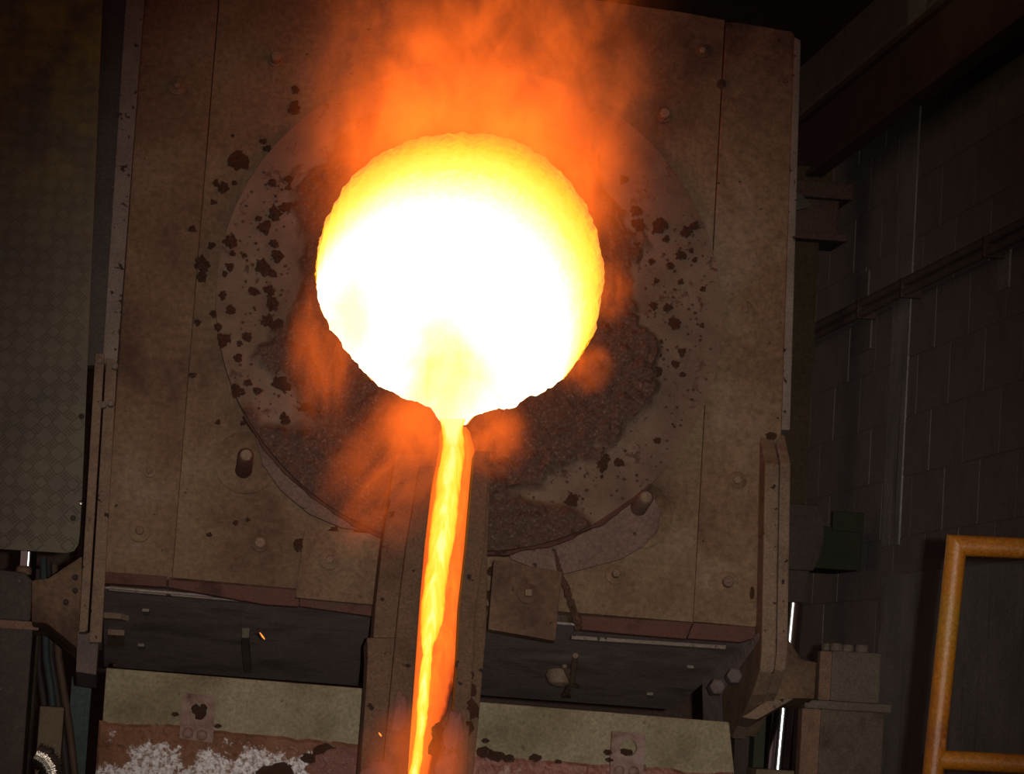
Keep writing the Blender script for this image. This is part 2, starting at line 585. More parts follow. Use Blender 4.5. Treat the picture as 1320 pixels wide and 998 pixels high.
# plates of the top: left, centre (with the round opening), right
L0, L1 = uv(186, 0), uv(133, 740)
S0, S1 = uv(282, 0), uv(222, 748)
R0, R1 = uv(934, 26), uv(893, 802)
E0, E1 = uv(1024, 46), uv(974, 809)
TOPV = 1.42
def ext(a, b, v):
    t = (v - a[1]) / (b[1] - a[1])
    return (a[0] + (b[0] - a[0]) * t, v)
g = .0006
m = MB(); m.prism([L1, (S1[0] - g, S1[1]), (ext(S0, S1, TOPV)[0] - g, TOPV), ext(L0, L1, TOPV)], 0, TH)
m.build('face_plate', 'plate', fur, bevel=.005)
m = MB(); m.prism([(R1[0] + g, R1[1]), E1, uv(1007, 556), E0, uv(1020, 41), uv(948, 29), (R0[0] + .004, R0[1] - .010)], -.008, TH)
m.build('face_plate', 'plate', fur, bevel=.006)
# centre plate, a square frame round the opening
m = MB()
N = 96
tl, tr = ext(S0, S1, TOPV), None
poly = [S1, R1, R0, uv(880, 16), uv(760, -1), (ext(S0, S1, TOPV)[0], uv(282, -70)[1])]
def ray_poly(a):
    d = Vector((math.cos(a), math.sin(a)))
    best = None
    for i in range(len(poly)):
        p, q = Vector(poly[i]), Vector(poly[(i + 1) % len(poly)])
        e_ = q - p
        den = d.x * e_.y - d.y * e_.x
        if abs(den) < 1e-9:
            continue
        t = (p.x * e_.y - p.y * e_.x) / den
        s = (p.x * d.y - p.y * d.x) / den
        if t > 0 and -1e-6 <= s <= 1 + 1e-6 and (best is None or t < best):
            best = t
    return best
angs = sorted(set([2 * math.pi * i / N for i in range(N)] + [math.atan2(p[1], p[0]) % (2 * math.pi) for p in poly]))
n = len(angs)
vs = []
for yy in (0, TH):
    for a in angs:
        t = ray_poly(a)
        vs.append((math.cos(a) * t, yy, math.sin(a) * t))
    for a in angs:
        vs.append((math.cos(a) * .62, yy, math.sin(a) * .62))
fs = []
for i in range(n):
    j = (i + 1) % n
    fs.append((i, j, n + j, n + i))
    fs.append((2 * n + i, 2 * n + j, 3 * n + j, 3 * n + i))
    fs.append((i, j, 2 * n + j, 2 * n + i))
    fs.append((n + i, n + j, 3 * n + j, 3 * n + i))
m.add(vs, fs)
m.build('face_plate', 'plate_olive', fur)

# furnace box behind the plates
VB = uv(560, 775)[1]
m = MB()
UL, UR = uv(128, 745)[0], uv(970, 812)[0]
DP = 1.62
def hollow(m):
    # four walls and a bottom, the crucible sits inside
    m.box(UL, UL + .04, TH, DP, VB, 1.0)
    m.box(UR - .04, UR, TH, DP, VB, .9)
    m.box(UL, UR, DP, DP + .04, VB, .9)
m = MB(); hollow(m); m.build('shell', 'soot', fur)
m = MB()
pl, pr = uv(133, 752), uv(972, 818)
m.prism([(pl[0], pl[1] - .008), (pr[0], pr[1] - .008), (pr[0], pr[1]), (pl[0], pl[1])], TH, DP)
und = m.build('underside', 'underside', fur, bevel=.002)
# front frame under the plate edge
for (a, b_, mat) in ((((133, 738), (215, 745), (382, 776), (382, 762)), None, 'red_edge'),):
    pass
def strip(pts, w0, w1, name, mat, par=fur, bv=.003):
    m = MB(); m.prism(quad(pts), w0, w1); return m.build(name, mat, par, bevel=bv)
strip([(133, 752), (133, 737), (215, 743), (215, 757)], -.004, .03, 'edge_bar', 'red_edge')
strip([(217, 757), (217, 743), (385, 758), (385, 782), (340, 779)], .000, .03, 'edge_bar', 'red_edge')
strip([(386, 781), (386, 766), (486, 774), (486, 795)], .004, .03, 'edge_bar', 'red_edge')
strip([(748, 812), (748, 794), (893, 803), (884, 824), (800, 817)], -.006, .03, 'edge_bar', 'red_edge')
strip([(886, 823), (894, 803), (974, 809), (974, 822), (955, 828)], -.002, .03, 'edge_bar', 'red_edge')
strip([(625, 800), (625, 788), (716, 794), (716, 812)], .002, .03, 'edge_bar', 'red_edge')
# lip of the underside frame
strip([(140, 757), (140, 751), (330, 768), (330, 773)], .06, .09, 'frame_lip', 'bar_light')
strip([(740, 820), (740, 815), (940, 828), (940, 833)], .06, .09, 'frame_lip', 'bar_light')
strip([(190, 752), (190, 743), (205, 744), (205, 753)], .02, .05, 'frame_lip', 'soot')
# fittings on the underside
q0, q1 = uv(318, 806), uv(320, 858)
def under_pt(px, py):
    """point on the underside plane seen at a photo position"""
    o = FI @ CAM
    d = FI.to_3x3() @ ray(px, py)
    a, c = Vector((pl[0], 0, pl[1] - .008)), Vector((pr[0], 0, pr[1] - .008))
    nn = (c - a).cross(Vector((0, 1, 0)))
    return o + d * ((a - o).dot(nn) / d.dot(nn))
def strap(pts, wd_, th, name, mat):
    m = MB()
    P = [under_pt(*p) for p in pts]
    for i in range(len(P) - 1):
        a, c = P[i], P[i + 1]
        m.add([a + Vector((-wd_, 0, 0)), a + Vector((wd_, 0, 0)), c + Vector((wd_, 0, 0)), c + Vector((-wd_, 0, 0)),
               a + Vector((-wd_, 0, -th)), a + Vector((wd_, 0, -th)), c + Vector((wd_, 0, -th)), c + Vector((-wd_, 0, -th))],
              [(0, 1, 2, 3), (4, 5, 6, 7), (0, 1, 5, 4), (1, 2, 6, 5), (2, 3, 7, 6), (3, 0, 4, 7)])
    return m.build(name, mat, fur)
strap([(317, 810), (317, 822), (320, 856)], .013, .035, 'strap', 'cap_steel')
strap([(140, 790), (150, 793)], .045, .02, 'lug', 'bar')
strap([(150, 812), (150, 826)], .03, .02, 'lug', 'bar')
for p in ((188, 785), (182, 830), (890, 858), (838, 893)):
    strap([p, (p[0] + 1, p[1] + 5)], .012, .01, 'clip', 'bar_light')
m = MB()
m.tube([under_pt(742, 842) + Vector((0, 0, -.01)), under_pt(738, 862) + Vector((0, 0, -.06)), under_pt(728, 880) + Vector((0, 0, -.05)),
        under_pt(733, 893) + Vector((0, 0, -.02)), under_pt(729, 880) + Vector((0, 0, .0))], .011, 8)
m.tube([under_pt(728, 855) + Vector((0, 0, -.01)), under_pt(738, 866) + Vector((0, 0, -.05)), under_pt(745, 885) + Vector((0, 0, -.0))], .009, 8)
m.build('twisted_wire', 'bar', fur, smooth=True)
m = MB(); m.lathe([(.05, 0), (.055, .02), (.04, .05), (.015, .06)], under_pt(722, 865), 18, 'z')
for i in range(len(m.v)):
    c = under_pt(722, 865); m.v[i] = Vector((m.v[i].x, m.v[i].y, 2 * c.z - m.v[i].z))
m.build('hub', 'bar', fur, smooth=True)

# refractory cap: a proud disc round the mouth
R_CAP = .905
cap_c = (.047, -.133)
NA, NR = 400, 44
m = MB()
vs, fs, crust = [], [], []
def crust_at(u_, v_):
    r = math.hypot(u_, v_)
    a = math.atan2(v_, u_)
    nz = fbm(Vector((u_ * 3.5, v_ * 3.5, 1.7)), 5)
    low = max(0.0, -math.sin(a))
    edge = .60 + .10 * nz + .07 * max(0, math.cos(a)) + low * .24
    k = (edge - r + .05 * fbm(Vector((u_ * 14, v_ * 14, 5)), 4)) / .03
    # broad band of granular fill low on the left and low right
    if v_ < -.55 and u_ < -.18:
        k = max(k, 1 + (-v_ - .62 + .10 * nz) / .05)
    if v_ < -.78 and u_ > .05:
        k = max(k, (-v_ - .84 + .05 * nz) / .03 - max(0, u_ - .42) / .05)
    return min(1, max(0, k))
for i in range(NR + 1):
    for k in range(NA):
        a = 2 * math.pi * k / NA
        t = i / NR
        r0 = mouth_r(a) + .004
        # outer limit measured from the disc's own centre
        ca = Vector((math.cos(a), math.sin(a)))
        bq = ca.dot(Vector(cap_c))
        cq = Vector(cap_c).length_squared - R_CAP ** 2
        r1 = bq + math.sqrt(bq * bq - cq)
        r = r0 + (r1 - r0) * t
        u_, v_ = ca.x * r, ca.y * r
        kc = crust_at(u_, v_)
        h = .034 + .004 * fbm(Vector((u_ * 8, v_ * 8, 0)), 4)
        h += kc * (.018 + .030 * abs(fbm(Vector((u_ * 16, v_ * 16, 3)), 5)))
        if r - r0 < .10:
            h += .03 * (1 - (r - r0) / .10)
        jr = .007 * fbm(Vector((u_ * 30, v_ * 30, 9)), 4) if i == 0 else 0
        vs.append((ca.x * (r + jr), -h, ca.y * (r + jr)))
        crust.append(kc)
for i in range(NR):
    for k in range(NA):
        j = (k + 1) % NA
        fs.append((i * NA + k, i * NA + j, (i + 1) * NA + j, (i + 1) * NA + k))
base = len(vs)
for k in range(NA):
    p = vs[NR * NA + k]
    vs.append((p[0], .0, p[2])); crust.append(0)
for k in range(NA):
    j = (k + 1) % NA
    fs.append((NR * NA + k, NR * NA + j, base + j, base + k))
m.add(vs, fs)
cap = m.build('refractory_cap', 'cap_cement', fur, smooth=True)
at = cap.data.attributes.new('crust', 'FLOAT', 'POINT')
at.data.foreach_set('value', crust)
# thin red-brown rim round the cap
m = MB()
n = 120
vs, fs = [], []
for k in range(n + 1):
    a = math.radians(211 + 106 * k / n)
    wob = .010 * fbm(Vector((math.cos(a) * 9, math.sin(a) * 9, 4)), 5)
    for (r, y) in ((R_CAP - .010, -.030), (R_CAP - .001 + wob, -.038), (R_CAP + .008 + wob, -.030), (R_CAP + .010 + wob, .0)):
        vs.append((cap_c[0] + math.cos(a) * r, y, cap_c[1] + math.sin(a) * r))
for k in range(n):
    for q in range(3):
        fs.append((k * 4 + q, k * 4 + q + 1, k * 4 + q + 5, k * 4 + q + 4))
m.add(vs, fs)
m.build('cap_rim', 'red_edge', fur, smooth=True)

# glowing crucible
m = MB()
vs, fs = [], []
NA, ND = 400, 26
for i in range(ND + 1):
    t = i / ND
    y = -.055 + 1.23 * t
    for k in range(NA):
        a = 2 * math.pi * k / NA
        r = mouth_r(a)
        rr = r * (1 - t * t) + min(r, .515) * t * t
        rr = rr * (1 - .06 * t) + .006 * fbm(Vector((math.cos(a) * 9, y * 12, math.sin(a) * 9)), 4)
        vs.append((math.cos(a) * rr, y, math.sin(a) * rr))
for i in range(ND):
    for k in range(NA):
        j = (k + 1) % NA
        fs.append((i * NA + k, i * NA + j, (i + 1) * NA + j, (i + 1) * NA + k))
m.add(vs, fs)
m.build('crucible_wall', 'hot_wall', fur, smooth=True)
m = MB(); m.add([vs[ND * NA + k] for k in range(NA)], [tuple(range(NA))])
m.build('crucible_bottom', 'hot_back', fur)

# lower plates beside the spout, with their broken edges
strip([(392, 684), (494, 690), (488, 782), (380, 772)], -.022, .0, 'patch_plate', 'plate_olive')
strip([(634, 726), (722, 741), (713, 830), (627, 815)], -.055, .0, 'patch_plate', 'plate')
tp = [(655, 714), (663, 707), (690, 706), (722, 700), (760, 684), (795, 662), (828, 636), (842, 640), (851, 660), (848, 685), (828, 706),
      (800, 722), (740, 738), (722, 742), (700, 738), (670, 727), (658, 722)]
strip(tp, -.016, .0, 'tongue_plate', 'plate_pink', bv=.006)
lp = [(325, 548), (340, 545), (362, 592), (395, 625), (440, 655), (490, 672), (490, 688), (440, 682), (398, 664), (362, 634), (338, 600)]
strip(lp, -.02, .0, 'arc_plate', 'plate_pink', bv=.004)
# crack filled with slag between the tongue and the patch
m = MB()
cr = [uv(*p, .05) for p in ((717, 706), (720, 722), (725, 742), (733, 762), (739, 782), (747, 802), (748, 812))]
cq_ = []
for k in range(len(cr) - 1):
    for t in range(5):
        cq_.append((cr[k][0] + (cr[k + 1][0] - cr[k][0]) * t / 5, -.020, cr[k][1] + (cr[k + 1][1] - cr[k][1]) * t / 5))
m.tube([Vector(p) + Vector((.004 * fbm(Vector(p) * 60, 3), 0, 0)) for p in cq_],
       [(.004 + .009 * min(1, k / 14)) * (1 + .6 * fbm(Vector((k * .9, 0, 0)), 3)) for k in range(len(cq_))], 9)
m.build('slag_seam', 'slag', fur, smooth=True)

# side bars and side cheeks: left and right
def cheek(u0, u1, prof, name, mat):
    """profile of (v, w) cut from thick plate, thickness u0..u1"""
    m = MB()
    m.prism([(-w, v_) for v_, w in prof], u0, u1, 'x')
    return m.build(name, mat, fur, bevel=.007)
# right: thin strip above, two thick plates below
strip([(1023, 50), (1031, 55), (1017, 556), (1006, 556)], -.02, .08, 'edge_strip', 'bar_light')
uA, uB, uC = uv(989, 700, .1)[0], uv(1003, 700, .1)[0], uv(1018, 700, .1)[0]
vT = uv(1000, 558, .05)[1]; vT2 = uv(1000, 600, .1)[1]
vBt = uv(975, 868, .1)[1]
prR = [(vT, .0), (vT2, .11), (vBt + .07, .11), (vBt + .01, .08), (vBt - .05, -.04), (vBt - .15, -.40), (vBt - .12, -.55), (vBt + .30, -.75), (vT, -.5)]
cheek(uA - .015, uB - .002, prR, 'cheek_plate', 'bar')
cheek(uB + .002, uC, [(v_ + .012, w - .012) for v_, w in prR], 'cheek_plate', 'bar')
strip([(984, 590), (991, 600), (981, 800), (975, 806)], -.03, .03, 'edge_weld', 'red_edge')
# gusset on the inner side of the right cheek, with its two bolts
m = MB()
gp = [under_pt(970, 816), under_pt(905, 876)]
a, c = gp
ez = vBt - .02
gg = [a + Vector((.02, 0, .0)), c + Vector((0, 0, 0)), Vector((c.x + .05, c.y + .2, ez - .06)), Vector((uA + .005, .55, ez - .02)), Vector((uA + .005, -.02, ez + .03))]
m.add(gg + [p + Vector((.03, .03, 0)) for p in gg],
      [(0, 1, 2, 3, 4), (9, 8, 7, 6, 5)] + [(i, (i + 1) % 5, (i + 1) % 5 + 5, i + 5) for i in range(5)])
gus = m.build('gusset', 'underside', fur)
for (px, py) in ((944, 874), (922, 888)):
    p = fl_pt(px, py, -.30)
    m = MB(); m.lathe([(.030, 0), (.030, .05), (.024, .055)], (p.x, p.y, p.z), 6)
    m.build('bolt', 'grey_purple', gus, bevel=.003)
# right trunnion arm
strip([(1016, 808), (1021, 809), (1043, 842), (1063, 846), (1060, 894), (1034, 893), (1003, 896), (1000, 860)], .12, .34, 'trunnion_arm', 'plate_olive', bv=.01)
strip([(1000, 894), (1034, 893), (985, 921), (965, 918)], .12, .30, 'trunnion_gusset', 'bar', bv=.006)

# left: light strip above, two bars below
strip([(130, -10), (166, -10), (136, 470), (108, 470)], .012, .06, 'edge_plate', 'left_post')
strip([(163, -10), (187, -10), (151, 470), (132, 470)], -.012, .08, 'edge_strip', 'bar_light')
strip([(123, 463), (135, 463), (113, 820), (102, 820)], -.075, .10, 'cheek_plate', 'bar')
strip([(137, 466), (151, 470), (131, 832), (115, 832)], -.055, .10, 'cheek_plate', 'bar')
strip([(100, 815), (128, 820), (124, 872), (98, 868)], -.03, .25, 'cheek_foot', 'grey_purple')
strip([(40, 744), (62, 741), (106, 712), (106, 832), (98, 832), (60, 800), (40, 799)], .05, .30, 'trunnion_arm', 'plate', bv=.01)
for (px, py) in ((97, 745), (97, 762), (85, 777)):
    p = fl_pt(px, py, -.05)
    m = MB(); m.lathe([(.010, 0), (.010, .012), (.006, .016)], p, 8)
    m.build('bolt', 'soot', fur)
for (px, py) in ((143, 520), (133, 522), (148, 472), (129, 465)):
    p = fl_pt(px, py, .078)
    m = MB(); m.lathe([(.012, -.02), (.012, .006), (.006, .010)], p, 8)
    m.build('rivet', 'bar_light', fur)

# bolts with washers on the plates: photo position, washer radius, head radius (px), head length m
BOLTS = [(180, 685, 14, 6, .02), (335, 701, 11, 7, .02), (228, 112, 12, 5, .02), (355, 78, 9, 7, .05), (793, 741, 13, 6, .035),
         (937, 752, 15, 7, .035), (950, 620, 12, 6, .02), (855, 150, 10, 7, .04), (193, 608, 8, 4, .015), (865, 575, 8, 4, .02),
         (960, 400, 12, 5, .012), (425, 722, 13, 6, .012), (905, 66, 10, 5, .015)]
for (px, py, rw, rh, hl) in BOLTS:
    w0 = .022 if px == 425 else 0.0
    p = fl_pt(px, py, w0)
    m = MB(); m.lathe([(rw / 360, 0), (rw / 360, .008), (rw / 360 - .004, .010)], p, 26)
    ws = m.build('washer', 'plate_olive', fur, smooth=True)
    m = MB(); m.lathe([(rh / 360, 0), (rh / 360, hl), (rh / 360 - .004, hl + .004)], p, 6 if rh < 7 else 16)
    m.build('bolt', 'bar', ws, bevel=.002)
p = fl_pt(680, 766, .055)
m = MB(); m.lathe([(.036, 0), (.036, .006), (.033, .008)], p, 28)
ws = m.build('washer', 'plate', fur, smooth=True)
m = MB(); m.box(p.x - .012, p.x + .012, p.y - .03, p.y, p.z - .012, p.z + .012)
m.build('bolt', 'bar', ws, bevel=.003)
# two long studs on big round washers
for (px, py, wpx, wpy, wr, hl) in ((314, 606, 317, 597, 40, .22), (823, 655, 822, 664, 44, .17)):
    p = fl_pt(wpx, wpy, .0)
    m = MB(); m.lathe([(wr / 360, 0), (wr / 360, .006), (wr / 360 - .006, .010)], p, 40)
    ws = m.build('washer', 'plate_olive', fur, smooth=True)
    p = fl_pt(px, py, .01)
    m = MB(); m.lathe([(.030, 0), (.028, hl * .3), (.027, hl - .01), (.021, hl)], p, 20)
    m.build('stud', 'red_edge' if px < 400 else 'plate_pink', ws, smooth=True)
    m = MB(); m.lathe([(.020, hl), (.018, hl + .004)], p, 20)
    m.build('stud_end', 'bar', ws, smooth=True)
# weld lumps
for (px, py, rx, rz) in ((147, 474, 5, 4), (248, 483, 5, 3), (931, 107, 6, 6), (995, 562, 7, 6), (970, 764, 3, 8), (655, 802, 3, 8), (386, 702, 7, 9),
                         (940, 32, 4, 4), (1010, 590, 4, 4)):
    p = fl_pt(px, py, .02)
    bm = bmesh.new(); bmesh.ops.create_icosphere(bm, subdivisions=3, radius=1)
    for vtx in bm.verts:
        vtx.co *= 1 + .35 * fbm(vtx.co * 1.8 + Vector((px, py, 0)), 3)
    me = bpy.data.meshes.new('weld_lump'); bm.to_mesh(me); bm.free()
    me.materials.append(MATS['slag'])
    o = bpy.data.objects.new('weld_lump', me); COL.objects.link(o); o.parent = fur
    o.location = p + Vector((0, .012, 0)); o.scale = (rx / 360, .02, rz / 360)

# slag splashes stuck to the cap and the plates
lumps = []
for s in range(7):
    bm = bmesh.new(); bmesh.ops.create_icosphere(bm, subdivisions=3, radius=1)
    for vtx in bm.verts:
        d = vtx.co.copy()
        vtx.co = d * (1 + .75 * fbm(d * 1.5 + Vector((s * 7.1, 0, 0)), 4) + .35 * fbm(d * 4 + Vector((0, s * 3.3, 0)), 3))
    me = bpy.data.meshes.new('slag_splash'); bm.to_mesh(me); bm.free()
    me.materials.append(MATS['slag'])
    lumps.append(me)
SPL = [(309, 206, 14), (288, 242, 7), (302, 236, 4), (279, 237, 4), (275, 261, 4), (297, 311, 10), (273, 317, 6), (299, 327, 4), (260, 341, 10), (260, 357, 7),
       (247, 296, 5), (296, 344, 5), (290, 353, 4), (287, 381, 5), (296, 400, 6), (275, 405, 5), (281, 422, 6), (254, 416, 4), (288, 438, 7), (319, 435, 7),
       (309, 443, 4), (306, 461, 5), (359, 475, 10), (351, 392, 8), (344, 415, 8), (356, 422, 9), (369, 439, 8), (347, 375, 7), (327, 375, 6), (339, 345, 9),
       (351, 353, 6), (357, 330, 9), (341, 294, 8), (353, 314, 6), (354, 276, 10), (369, 269, 8), (333, 282, 4), (351, 236, 6), (372, 231, 5), (372, 242, 4),
       (345, 192, 6), (339, 183, 5), (378, 140, 8), (381, 116, 5), (364, 495, 12), (319, 494, 5), (306, 505, 8), (331, 504, 5), (395, 522, 12), (366, 541, 7),
       (313, 546, 3), (422, 565, 6), (281, 544, 3), (804, 232, 6), (819, 272, 9), (823, 290, 8), (852, 293, 9), (885, 299, 6), (895, 292, 6), (859, 308, 4),
       (822, 317, 6), (877, 329, 8), (891, 323, 4), (895, 335, 4), (840, 337, 4), (864, 343, 5), (877, 364, 4), (846, 362, 4), (843, 395, 5), (861, 397, 6),
       (871, 418, 8), (834, 434, 5), (852, 441, 3), (850, 457, 4), (879, 454, 5), (871, 470, 5), (825, 480, 7), (849, 480, 7), (829, 490, 4), (880, 483, 4),
       (798, 492, 6), (811, 492, 4), (906, 373, 4), (778, 596, 10), (798, 596, 6), (737, 646, 8), (742, 699, 6), (801, 664, 5), (680, 724, 6), (695, 733, 5),
       (710, 607, 4), (847, 569, 4), (823, 511, 6), (848, 480, 5), (798, 520, 5), (745, 575, 8), (480, 735, 6), (462, 690, 7), (430, 686, 6), (476, 752, 5),
       (300, 175, 3), (315, 330, 3), (905, 420, 3), (640, 690, 10), (645, 708, 8), (636, 738, 7), (633, 768, 7), (640, 655, 8), (632, 800, 6), (650, 640, 6), (320, 670, 3), (270, 690, 4), (303, 674, 3), (855, 152, 5)]
for i, (px, py, r) in enumerate(SPL):
    u_, v_ = uv(px, py, .035)
    inside = math.hypot(u_ - cap_c[0], v_ - cap_c[1]) < R_CAP
    p = fl_pt(px, py, .036 if inside else 0)
    o = bpy.data.objects.new('slag_splash', lumps[i % 7]); COL.objects.link(o); o.parent = fur
    o.location = p
    s = r / 360 * .95
    o.scale = (s * random.uniform(.8, 1.15), min(.016, s * .7), s * random.uniform(.8, 1.1))
    o.rotation_euler = (0, random.uniform(0, 6.28), 0)
# fine specks, too many to pick apart
m = MB()
rr = random.Random(3)
for i in range(950):
    a = rr.uniform(0, 2 * math.pi)
    r = rr.uniform(.6, .89)
    if .5 < a < 2.6:
        continue
    u_, v_ = cap_c[0] + r * math.cos(a), cap_c[1] + r * math.sin(a)
    s = rr.uniform(.0025, .0085)
    y = -.036
    m.add([(u_ - s, y, v_), (u_, y, v_ + s * .8), (u_ + s * .9, y, v_), (u_, y, v_ - s), (u_, y - s * .8, v_)],
          [(0, 1, 4), (1, 2, 4), (2, 3, 4), (3, 0, 4)])
tag(m.build('slag_specks', 'slag', fur), kind='stuff')

# ------------------------------------------------------------------ launder (pouring channel)
lau = empty('launder', matrix=F)
tag(lau, 'brown steel pouring channel hanging below the furnace mouth with glowing floor', 'launder')
def lw(py):
    return .09 + (py - 560) / (998 - 560) * .36
def ribbon(m, rows, lift=0.0):
    """rows of (py, [px...], [lift...]) -> grid"""
    vs, fs = [], []
    for (py, xs, ls) in rows:
        for x, l in zip(xs, ls):
            vs.append(fl_pt(x, py, lw(py) + l + lift))
    n = len(rows[0][1])
    for i in range(len(rows) - 1):
        for k in range(n - 1):
            fs.append((i * n + k, i * n + k + 1, (i + 1) * n + k + 1, (i + 1) * n + k))
    m.add(vs, fs)
def slab(name, mat, rows, w0, w1, parent=lau, bevel=.006):
    """rows of (py, pxleft, pxright): plate following the channel between two heights above its floor"""
    m = MB()
    vs, fs = [], []
    for (py, x0, x1) in rows:
        a, b_ = fl_pt(x0, py, lw(py) + w1), fl_pt(x1, py, lw(py) + w1)
        dn = Vector((0, w1 - w0, 0))
        vs += [a, b_, b_ + dn, a + dn]
    n = len(rows)
    for i in range(n - 1):
        for k in range(4):
            fs.append((i * 4 + k, i * 4 + (k + 1) % 4, (i + 1) * 4 + (k + 1) % 4, (i + 1) * 4 + k))
    fs += [(0, 1, 2, 3), tuple((n - 1) * 4 + k for k in range(4))]
    m.add(vs, fs)
    return m.build(name, mat, parent, bevel=bevel)
slab('channel_floor', 'launder_lining', [(560, 552, 618), (700, 535, 606), (800, 520, 600), (900, 510, 596), (998, 500, 592), (1090, 492, 588)], -.10, -.012)
slab('side_wall', 'launder_steel', [(600, 541, 560), (700, 524, 548), (780, 514, 541), (852, 507, 536), (965, 496, 528), (1090, 482, 520)], -.06, .10)
slab('side_plate', 'launder_steel', [(585, 510, 552), (700, 493, 532), (780, 484, 520), (822, 481, 514)], -.10, .055)
slab('side_plate', 'launder_steel', [(822, 473, 514), (846, 474, 511), (900, 471, 505), (998, 464, 496), (1090, 456, 488)], -.10, .06)
slab('side_wall', 'launder_steel', [(581, 612, 632), (700, 602, 625), (780, 593, 614), (850, 590, 610), (930, 584, 606), (998, 578, 602), (1090, 570, 596)], -.06, .10)
slab('side_plate', 'launder_steel', [(600, 626, 633), (700, 622, 629), (813, 610, 627), (930, 602, 617), (998, 596, 610), (1090, 590, 604)], -.12, .06)
# refractory patches on the lower channel
def lump(name, mat, px, py, w, sx, sy, sz, seed, parent, rot=0):
    bm = bmesh.new(); bmesh.ops.create_icosphere(bm, subdivisions=4, radius=1)
    for vtx in bm.verts:
        d = vtx.co.copy()
        vtx.co = d * (1 + .30 * fbm(d * 1.6 + Vector((seed, 0, 0)), 5))
    me = bpy.data.meshes.new(name); bm.to_mesh(me); bm.free()
    for p in me.polygons:
        p.use_smooth = True
    me.materials.append(MATS[mat])
    o = bpy.data.objects.new(name, me); COL.objects.link(o); o.parent = parent
    o.location = fl_pt(px, py, w); o.scale = (sx, sy, sz); o.rotation_euler = (0, rot, 0)
    return o
lump('refractory_patch', 'pink_refractory', 585, 945, lw(945) + .10, .030, .022, .075, 2, lau, .1)
lump('refractory_patch', 'pink_refractory', 576, 990, lw(990) + .10, .035, .022, .06, 5, lau, .2)
lump('refractory_patch', 'pink_refractory', 513, 930, lw(930) + .09, .026, .022, .10, 9, lau, .1)
lump('refractory_patch', 'pink_refractory', 495, 1000, lw(1000) + .07, .07, .03, .05, 11, lau, 0)
for (px, py, r, s) in ((608, 915, .022, 1), (604, 938, .016, 2), (564, 945, .022, 3), (560, 965, .02, 4), (609, 890, .014, 6), (592, 858, .012, 7), (606, 870, .012, 8)):
    lump('slag_lump', 'slag', px, py, lw(py) + (.09 if px > 580 else .03), r, r * .6, r * 1.5, s, lau)

# ------------------------------------------------------------------ molten metal
met = empty('molten_metal', matrix=F)
tag(met, 'bright yellow molten metal stream pouring from the furnace mouth', 'molten metal')
core = [(500, 556, 606), (525, 562, 602), (540, 566, 600), (552, 569, 597), (565, 571, 598), (580, 570, 599), (600, 567, 597), (625, 563, 594), (650, 559, 591),
        (680, 555, 588), (710, 552, 583), (740, 548, 578), (770, 545, 574), (800, 542, 571), (815, 541, 566), (830, 543, 560), (845, 545, 557), (860, 543, 556),
        (872, 540, 556), (890, 539, 554), (915, 538, 552), (945, 536, 548), (970, 532, 545), (998, 527, 541), (1040, 522, 538), (1090, 518, 534)]
# inside the mouth the stream runs flat over the lip
rows, heat = [], []
NC = 13
def interp(tab, py):
    for i in range(len(tab) - 1):
        if tab[i][0] <= py <= tab[i + 1][0]:
            t = (py - tab[i][0]) / (tab[i + 1][0] - tab[i][0])
            return [tab[i][k] + (tab[i + 1][k] - tab[i][k]) * t for k in (1, 2)]
    return tab[-1][1:]
py = 540.0
while py <= 1090:
    x0, x1 = interp(core, py)
    x0 += 2.0 * fbm(Vector((py * .03, 0, 0)), 3)
    x1 += 3.0 * fbm(Vector((py * .035, 5, 0)), 4)
    xs = [x0 + (x1 - x0) * k / (NC - 1) for k in range(NC)]
    ls = [.012 + .035 * math.sin(math.pi * k / (NC - 1)) + .004 * fbm(Vector((k * .6, py * .03, 2)), 3) for k in range(NC)]
    rows.append((py, xs, ls))
    heat += [.22 + .58 * math.sin(math.pi * k / (NC - 1)) ** .55 + .5 * max(0, (575 - py) / 35) for k in range(NC)]
    py += 5
m = MB(); ribbon(m, rows)
o = m.build('stream', 'stream_core', met, smooth=True)
o.data.attributes.new('hotness', 'FLOAT', 'POINT').data.foreach_set('value', heat)
film = [(545, 566, 602), (580, 566, 612), (620, 558, 611), (650, 553, 607), (700, 547, 603), (750, 542, 599), (800, 538, 594), (850, 533, 590), (890, 530, 583),
        (920, 527, 575), (950, 523, 566), (998, 516, 556), (1090, 508, 548)]
rows, heat = [], []
py = 548.0
while py <= 1090:
    x0, x1 = interp(film, py)
    x1 += 4 * fbm(Vector((py * .04, 8, 0)), 4) * min(1, max(0, (py - 760) / 100))
    xs = [x0 + (x1 - x0) * k / (NC - 1) for k in range(NC)]
    rows.append((py, xs, [.004 if 0 < k < NC - 1 else -.012 for k in range(NC)]))
    for k in range(NC):
        t = k / (NC - 1)
        d = min(t, (1 - t)) * 2
        low = min(1, max(0, (py - 780) / 160))
        heat.append(min(.80, .40 + 1.2 * d) - low * (.55 * max(0, t - .55) / .45))
    py += 6
m = MB(); ribbon(m, rows)
o = m.build('glowing_film', 'stream_film', met, smooth=True)
o.data.attributes.new('hotness', 'FLOAT', 'POINT').data.foreach_set('value', heat)
# pool inside the tilted crucible, level, just below the lip
pz = fl_pt(583, 549, .0)
m = MB()
Rm = FI.to_3x3()
ring = []
for k in range(40):
    a = math.pi * k / 39
    lv = Vector((.33 * math.cos(a) - .02, .03 + .55 * math.sin(a), 0))
    # level in the world: correct for the tilt of the furnace frame
    ring.append(Vector((lv.x, lv.y, pz.z + .004 + math.tan(TILT) * lv.y)))
ring += [fl_pt(597, 548, .05), fl_pt(570, 546, .05)]
m.add(ring, [tuple(range(len(ring)))])
m.build('pool', 'hot_back', met)

